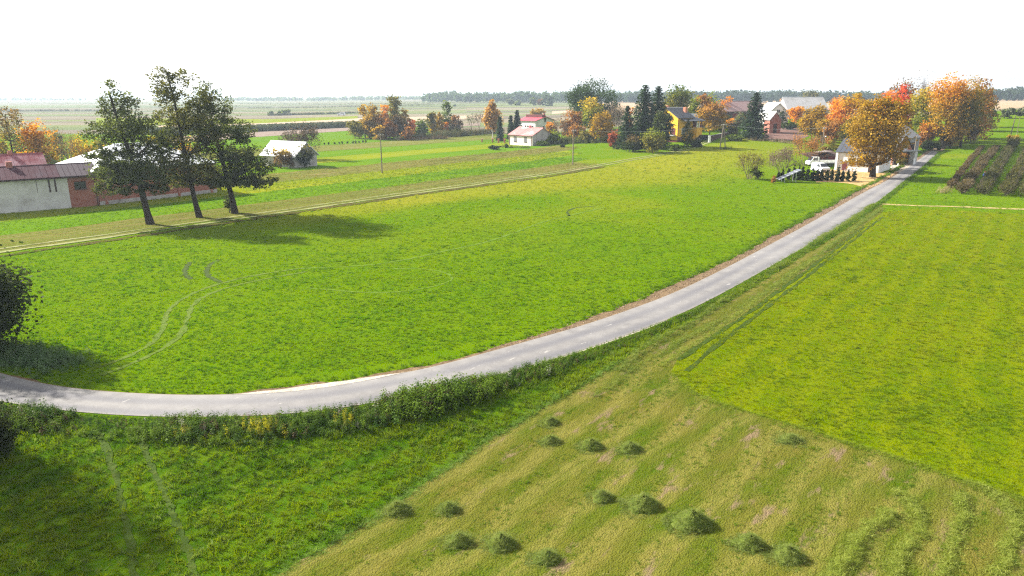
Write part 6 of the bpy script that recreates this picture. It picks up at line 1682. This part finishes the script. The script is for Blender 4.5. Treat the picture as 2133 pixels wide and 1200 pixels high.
for (x_, y_, t_), lab in zip(FP, FL):
    p = P(x_, y_); o = empty('fence_pillar', p, .1, lab, 'pillar', 'brick fence pillars'); h = zat(p[1], t_) - p[2]
    plain(o, 'shaft', BRICK, (-.25, .25, -.25, .25, -.2, h)); plain(o, 'cap', BRICKO, (-.32, .32, -.32, .32, h + .003, h + .12))
    if prev is not None:
        root, LL = frame('wire_fence', prev, p, ('dark mesh fence panel left of the birch pillar', 'dark mesh fence panel right of the birch pillar', 'short dark mesh fence panel nearest the cottage')[FP.index((x_, y_, t_)) - 1], 'fence', 'fence panels')
        for k in range(4): plain(root, 'rail', DARKWOOD, (.3, LL - .3, -.02, .02, .25 + .25 * k, .29 + .25 * k))
    prev = p

# ------------------------------------------------------------------ poles and wires
def pole(px, py, ty, label, arm=True, lean=(0, 0), name='power_pole', r=.13, cat='pole', lamp=False):
    p = P(px, py); h = zat(p[1], ty) - p[2]
    root = empty(name, p, .6, label, cat, 'wooden poles')
    MB().tube([(0, 0, -.4), (lean[0] * .5, lean[1] * .5, h * .5), (lean[0], lean[1], h)], [r * 1.15, r, r * .75], 8).build('shaft', WOODPOLE, root)
    if arm:
        a = plain(root, 'crossarm', WOODPOLE, (lean[0] - .7, lean[0] + .7, lean[1] - .2, lean[1] - .1, h - .55, h - .43))
        for k in (-.55, 0, .55): MB().tube([(lean[0] + k, lean[1] - .15, h - .42), (lean[0] + k, lean[1] - .15, h - .22)], .05, 6).build('insulator', WHITEP, root)
    if lamp:
        MB().tube([(0, 0, h * .55), (.5, -.3, h * .58)], .04, 6).build('lamp_arm', STEEL, root); plain(root, 'lamp_head', WHITEP, (.4, .75, -.45, -.2, h * .56, h * .60))
    return Vector(p) + Vector((0, 0, h - .25))
t1 = pole(796, 361, 277, 'wooden power pole alone in the strip fields'); t2 = pole(1193, 344, 269, 'wooden power pole in front of the green undergrowth')
p = P(1499, 310); p2 = P(1511, 308.5); h = zat(p[1], 258) - p[2]
root = empty('a_frame_pole', p, 0, 'A-shaped double wooden pole on the meadow edge', 'pole', 'wooden poles')
dv = p2 - p; ap = (float(dv[0]) * .42, float(dv[1]) * .42, h)
MB().tube([(0, 0, -.4), ap], [.15, .11], 8).build('shaft', WOODPOLE, root); MB().tube([(float(dv[0]), float(dv[1]), float(dv[2]) - .4), ap], [.15, .11], 8).build('shaft', WOODPOLE, root)
MB().tube([(float(dv[0]) * .2, float(dv[1]) * .2, h * .45), (float(dv[0]) * .75, float(dv[1]) * .75, h * .45)], .07, 6).build('brace', WOODPOLE, root)
plain(root, 'crossarm', WOODPOLE, (ap[0] - .7, ap[0] + .7, ap[1] - .25, ap[1] - .12, h - .5, h - .38))
for k in (-.55, 0, .55): MB().tube([(ap[0] + k, ap[1] - .18, h - .37), (ap[0] + k, ap[1] - .18, h - .15)], .05, 6).build('insulator', WHITEP, root)
t3 = Vector(p) + Vector((ap[0], ap[1], h - .2))
t4 = pole(1584, 281, 233, 'wooden pole beside the small brick shed'); t5 = pole(1698, 292, 250, 'wooden pole in front of the ochre tree, left of two')
t6 = pole(1712, 312, 264, 'wooden pole with lamp, right of two near the chestnut', lamp=True); t7 = pole(1903, 330, 283, 'wooden pole at the porch corner by the lane', arm=False)
pole(2103, 290, 242, 'pale leaning pole beyond the berry rows', False, (2.3, .4), 'leaning_pole', .14, 'pole'); pole(2117, 286, 246, 'thin upright stake beside the leaning pole', False, (0, 0), 'stake', .07, 'pole')
def wire(a, b, label, sag=.6):
    o = empty('overhead_wire', a, 0, label, 'wire', 'overhead wires')
    for k in (-.5, .5):
        d = b - a; s = Vector((-d.y, d.x, 0)).normalized() * k
        MB().tube([s + d * t + Vector((0, 0, -sag * 4 * t * (1 - t))) for t in np.linspace(0, 1, 14)], .011, 4, False).build('strand', STEEL, o)
wire(t2, t3, 'pair of thin wires from the undergrowth pole to the A-shaped pole', 1.0); wire(t3, t6, 'pair of thin wires from the A-shaped pole toward the chestnut', .8)
wire(t3, t4, 'pair of thin wires from the A-shaped pole to the brick shed pole', .5)

# ------------------------------------------------------------------ vehicles
def car(px, py, heading, label, paint, L_=4.2, W=1.75, Ht=1.5, name='parked_car', van=False):
    p = P(px, py); root = empty(name, p, heading, label, 'car' if not van else 'van')
    lo = .32
    if van: prof = [(0, lo), (0, .85), (.12, 1.0), (.75, 1.12), (1.45, Ht * .97), (1.8, Ht), (L_ - .15, Ht), (L_, Ht - .25), (L_, lo)]
    else: prof = [(0, lo), (0, .75), (.15, .88), (1.1, 1.0), (1.75, Ht * .97), (2.2, Ht), (L_ - .6, Ht * .97), (L_ - .12, 1.05), (L_, .95), (L_, lo)]
    b = MB(); n_ = len(prof)
    for y, k in ((-W / 2 + .06, .0), (-W / 2, .06), (W / 2, .06), (W / 2 - .06, .0)):
        for x, z in prof:
            ins = max(0, (z - .95)) * .22
            b.v.append((x, y - math.copysign(ins, y), z))
    for r_i in range(3):
        for i in range(n_):
            j = (i + 1) % n_; b.f.append((r_i * n_ + i, r_i * n_ + j, (r_i + 1) * n_ + j, (r_i + 1) * n_ + i))
    b.f.append(tuple(range(n_))[::-1]); b.f.append(tuple(range(3 * n_, 4 * n_)))
    b.build('body', paint, root)
    i0 = 3; x0, z0 = prof[i0]; x1, z1 = prof[i0 + 1]; wi = W / 2 - .22
    w = MB(); w.slab([(x0 + .03, wi + .08, z0 + .05), (x0 + .03, -wi - .08, z0 + .05), (x1 - .05, -wi, z1 - .02), (x1 - .05, wi, z1 - .02)][::-1], .03)
    for q in range(4): pass
    w.v = [(a - .03, c, d + .03) for a, c, d in w.v]
    w.build('windscreen', GLASS, root)
    for s in (-1, 1):
        y = s * (W / 2 - .10); g = MB()
        g.poly([(x0 + .35, s * (W / 2 - .005), z0 + .02), (L_ - .5 if not van else 2.1, s * (W / 2 - .005), z0 + .02), (L_ - .8 if not van else 2.1, s * (W / 2 - .075), z1 - .12), (x1 + .1, s * (W / 2 - .075), z1 - .12)]); g.build('side_window', GLASS, root)
        plain(root, 'headlight', simple('lamp glass', (.6, .62, .65), .15), (-.02, .08, y - (.30 if s > 0 else -.0), y + (.0 if s > 0 else .30), .68, .84))
        for xx in (.75, L_ - .8):
            wh = MB(); wh.ring((xx, s * (W / 2 - .08), .31), 'y', .22, .10, 16, 6); t_ = wh.build('wheel', RUBBER, root)
            plain(root, 'hub', STEEL, (xx - .13, xx + .13, s * (W / 2 - .06) - .04, s * (W / 2 - .06) + .04, .18, .44))
    plain(root, 'bumper', DARKWOOD, (-.06, .04, -W / 2 + .1, W / 2 - .1, .34, .55)); plain(root, 'number_plate', WHITEP, (-.08, -.062, -.26, .26, .42, .52))
    return root
WPAINT = simple('white car paint', (.75, .76, .78), .3, .03, 1.0, .5); DPAINT = simple('dark blue-black car paint', (.02, .024, .04), .25, .03, 1.0, .5)
car(1721, 360, R(102), 'small white van parked facing the thuja row', WPAINT, 4.2, 1.8, 1.85, 'parked_van', True)
car(1453, 293, R(35), 'dark car parked beside the yellow house', DPAINT, 4.3, 1.8, 1.65)
p = P(1681, 346.5); root = empty('flatbed_truck', p, R(3), 'white flatbed truck parked in front of the maroon shed', 'truck')
b = MB(); b.prism([(0, .5), (0, 1.1), (.35, 1.25), (.95, 2.1), (2.1, 2.15), (2.1, .5)], 'y', -1.0, 1.0); b.build('cab', WPAINT, root)
g = MB(); g.slab([(.36, -.85, 1.31), (.36, .85, 1.31), (.93, .8, 2.08), (.93, -.8, 2.08)][::-1], .03); g.v = [(a - .05, c, d + .03) for a, c, d in g.v]; g.build('windscreen', GLASS, root)
for s in (-1, 1): plain(root, 'side_window', GLASS, (1.0, 1.85, s * 1.004 - .005, s * 1.004 + .005, 1.35, 1.95))
plain(root, 'bed', STEEL, (2.25, 6.4, -1.05, 1.05, .75, .9))
for q in ((2.25, 6.4, -1.08, -1.03), (2.25, 6.4, 1.03, 1.08), (6.36, 6.42, -1.03, 1.03)): plain(root, 'dropside', WHITEP, (*q, .9, 1.5))
plain(root, 'headboard', STEEL, (2.16, 2.24, -1.03, 1.03, .9, 2.1)); plain(root, 'chassis', DARKWOOD, (.3, 6.2, -.45, .45, .45, .70))
for s in (-1, 1):
    for xx in (.95, 5.0): w = MB(); w.ring((xx, s * .9, .40), 'y', .27, .13, 16, 6); w.build('wheel', RUBBER, root)
    plain(root, 'headlight', simple('lamp glass', (.6, .62, .65), .15), (-.03, .04, s * .8 - .16, s * .8 + .16, .75, .95))
plain(root, 'mirror', DARKWOOD, (.85, 1.0, -1.28, -1.05, 1.45, 1.8))
# far white vehicle
p = P(711, 240.5); root = empty('far_vehicle', p, R(10), 'tiny white vehicle far out in the plain', 'car')
b = MB(); b.prism([(-3, .3), (-3, 1.3), (-1.5, 1.5), (-.8, 2.4), (2.4, 2.4), (3.2, 1.5), (3.2, .3)], 'y', -1.2, 1.2); b.build('body', WPAINT, root)
plain(root, 'windows', GLASS, (-.6, 2.2, -1.22, -1.204, 1.5, 2.2))
for xx in (-1.8, 2.0): w = MB(); w.ring((xx, -1.1, .5), 'y', .3, .18, 12, 5); w.build('wheel', RUBBER, root)

# ------------------------------------------------------------------ solar panel, ladder, bicycles, person
p = P(1622, 380); q2 = P(1666, 380); s = scale_at(p)
root = empty('solar_array', p, math.atan2(q2[1] - p[1], q2[0] - p[0]), 'tilted ground-mounted solar array left of the thuja row', 'solar panel')
x1 = 44 * s; z0, z1 = zat(p[1], 374) - p[2], zat(p[1], 353.5) - p[2]
SOLAR = simple('solar glass', (.10, .11, .14), .12, .1, 2.0, .5)
def sp(t, y, dz=0): return (x1 * t, y, z0 + (z1 - z0) * t + dz)
W2 = 2.0
for k in range(5):
    for j in range(2):
        b = MB(); y0 = -.3 + j * W2 / 2
        b.slab([sp(k / 5 + .006, y0), sp((k + 1) / 5 - .006, y0), sp((k + 1) / 5 - .006, y0 + W2 / 2 - .03), sp(k / 5 + .006, y0 + W2 / 2 - .03)], .05); o = b.build('module', STEEL, root)
        b = MB(); b.slab([sp(k / 5 + .014, y0 + .04, .006), sp((k + 1) / 5 - .014, y0 + .04, .006), sp((k + 1) / 5 - .014, y0 + W2 / 2 - .07, .006), sp(k / 5 + .014, y0 + W2 / 2 - .07, .006)], .004); b.build('pane', SOLAR, o)
for t in (.27, .80):
    for y in (0, W2 - .5): MB().tube([(x1 * t, y, -.2), (x1 * t, y, z0 + (z1 - z0) * t - .06)], .05, 6).build('leg', STEEL, root)
for y in (0, W2 - .5): MB().tube([sp(.03, y, -.09), sp(.97, y, -.09)], .04, 6).build('rail', STEEL, root)
p = P(1856, 353); root = empty('ladder', p, R(-20), 'white ladder leaning under the porch roof', 'ladder')
for x in (-.25, .25): MB().tube([(x, 0, 0), (x + .05, .6, 2.6)], .035, 6).build('rail', WHITEP, root)
for k in range(8): MB().tube([(-.25, .07 * (k + 1), .3 * (k + 1)), (.27, .07 * (k + 1), .3 * (k + 1))], .025, 6).build('rung', WHITEP, root)
def bicycle(px, py, rz, label, m):
    p = P(px, py); root = empty('bicycle', p, rz, label, 'bicycle', 'bicycles parked by the white house')
    for x in (0, 1.05): w = MB(); w.ring((x, 0, .34), 'y', .31, .03, 18, 5); w.build('wheel', simple('pale tyre', (.45, .45, .45), .8), root)
    b = MB()
    for a_, c_ in (((0, 0, .34), (.38, 0, .34)), ((.38, 0, .34), (.25, 0, .85)), ((.0, 0, .34), (.27, 0, .75)), ((.27, 0, .78), (.85, 0, .85)), ((.38, 0, .34), (.88, 0, .75)), ((1.05, 0, .34), (.84, 0, .98))): b.tube([a_, c_], .03, 6)
    b.build('frame', m, root); plain(root, 'saddle', DARKWOOD, (.13, .38, -.07, .07, .87, .93)); MB().tube([(.80, -.28, 1.0), (.84, 0, .98), (.80, .28, 1.0)], .02, 6).build('handlebar', STEEL, root)
bicycle(1757, 361, R(8), 'white bicycle left one against the white house', WHITEP); bicycle(1772, 361.5, R(-6), 'grey bicycle right one behind the last thujas', STEEL)
# person among the berry rows
p = P(2047, 376)
me = bpy.data.meshes.new('body')
J = [(0, 0, .92), (0, -.02, 1.12), (0, -.10, 1.36), (0, -.15, 1.47), (0, -.19, 1.60), (0, -.20, 1.72), (.18, -.10, 1.38), (.27, -.22, 1.12), (.20, -.44, 1.02), (.18, -.53, 1.0),
     (-.18, -.10, 1.38), (-.27, -.22, 1.12), (-.20, -.44, 1.0), (-.18, -.53, .98), (.10, 0, .86), (.12, -.04, .48), (.12, .02, .08), (.13, -.14, .04), (-.10, 0, .86), (-.12, -.02, .48), (-.12, .04, .08), (-.13, -.12, .04)]
E_ = [(0, 1), (1, 2), (2, 3), (3, 4), (4, 5), (2, 6), (6, 7), (7, 8), (8, 9), (2, 10), (10, 11), (11, 12), (12, 13), (0, 14), (14, 15), (15, 16), (16, 17), (0, 18), (18, 19), (19, 20), (20, 21)]
RAD = [.17, .17, .18, .065, .10, .085, .085, .06, .045, .04, .085, .06, .045, .04, .11, .075, .05, .045, .11, .075, .05, .045]
me.from_pydata(J, E_, [])
root = empty('person', p, R(20), 'person in a blue jacket bending over a berry row', 'person')
o = link('body', me, None, root)
o.modifiers.new('skin', 'SKIN'); sd = o.modifiers.new('smooth', 'SUBSURF'); sd.levels = 1; sd.render_levels = 1
for i, r0 in enumerate(RAD): me.skin_vertices[0].data[i].radius = (r0, r0 * .9)
me.skin_vertices[0].data[0].use_root = True
def m_person(nt, out):
    sx = N(nt, 'SeparateXYZ'); L(nt, coords(nt, 'Object'), sx.inputs[0])
    c = ramp(nt, rng_map(nt, sx.outputs[2], 0, 2.0), [(0, (.02, .02, .03)), (.46, (.10, .17, .42)), (.735, (.45, .26, .19))], 'CONSTANT')
    bsdf(nt, out, c, .9)
me.materials.append(mat('clothes and skin', m_person))
b = MB()
for i in range(6):
    t = i / 5
    for k in range(10):
        a = k * .6283; q = .125 * math.cos(t * 1.45); b.v.append((q * math.cos(a), -.20 + q * math.sin(a), 1.70 + .12 * math.sin(t * 1.5)))
for i in range(5):
    for k in range(10): b.f.append((i * 10 + k, i * 10 + (k + 1) % 10, i * 10 + 10 + (k + 1) % 10, i * 10 + 10 + k))
b.build('cap', simple('pink cap', (.5, .12, .14), .9), root)

# ------------------------------------------------------------------ haze
hb = MB(); hb.box(-3400, 3400, -90, 4300, -2.0, 36.0)
HZ = bpy.data.materials.new('haze'); HZ.use_nodes = True; HZ.node_tree.nodes.clear()
ho = HZ.node_tree.nodes.new('ShaderNodeOutputMaterial'); hv = HZ.node_tree.nodes.new('ShaderNodeVolumePrincipled')
hv.inputs['Density'].default_value = 0.0002; hv.inputs['Color'].default_value = (0.72, 0.86, 1.0, 1); hv.inputs['Anisotropy'].default_value = 0.2
HZ.node_tree.links.new(hv.outputs[0], ho.inputs['Volume'])
tag(hb.build('haze', HZ), 'pale blue autumn haze over the whole plain', None, None, 'stuff')
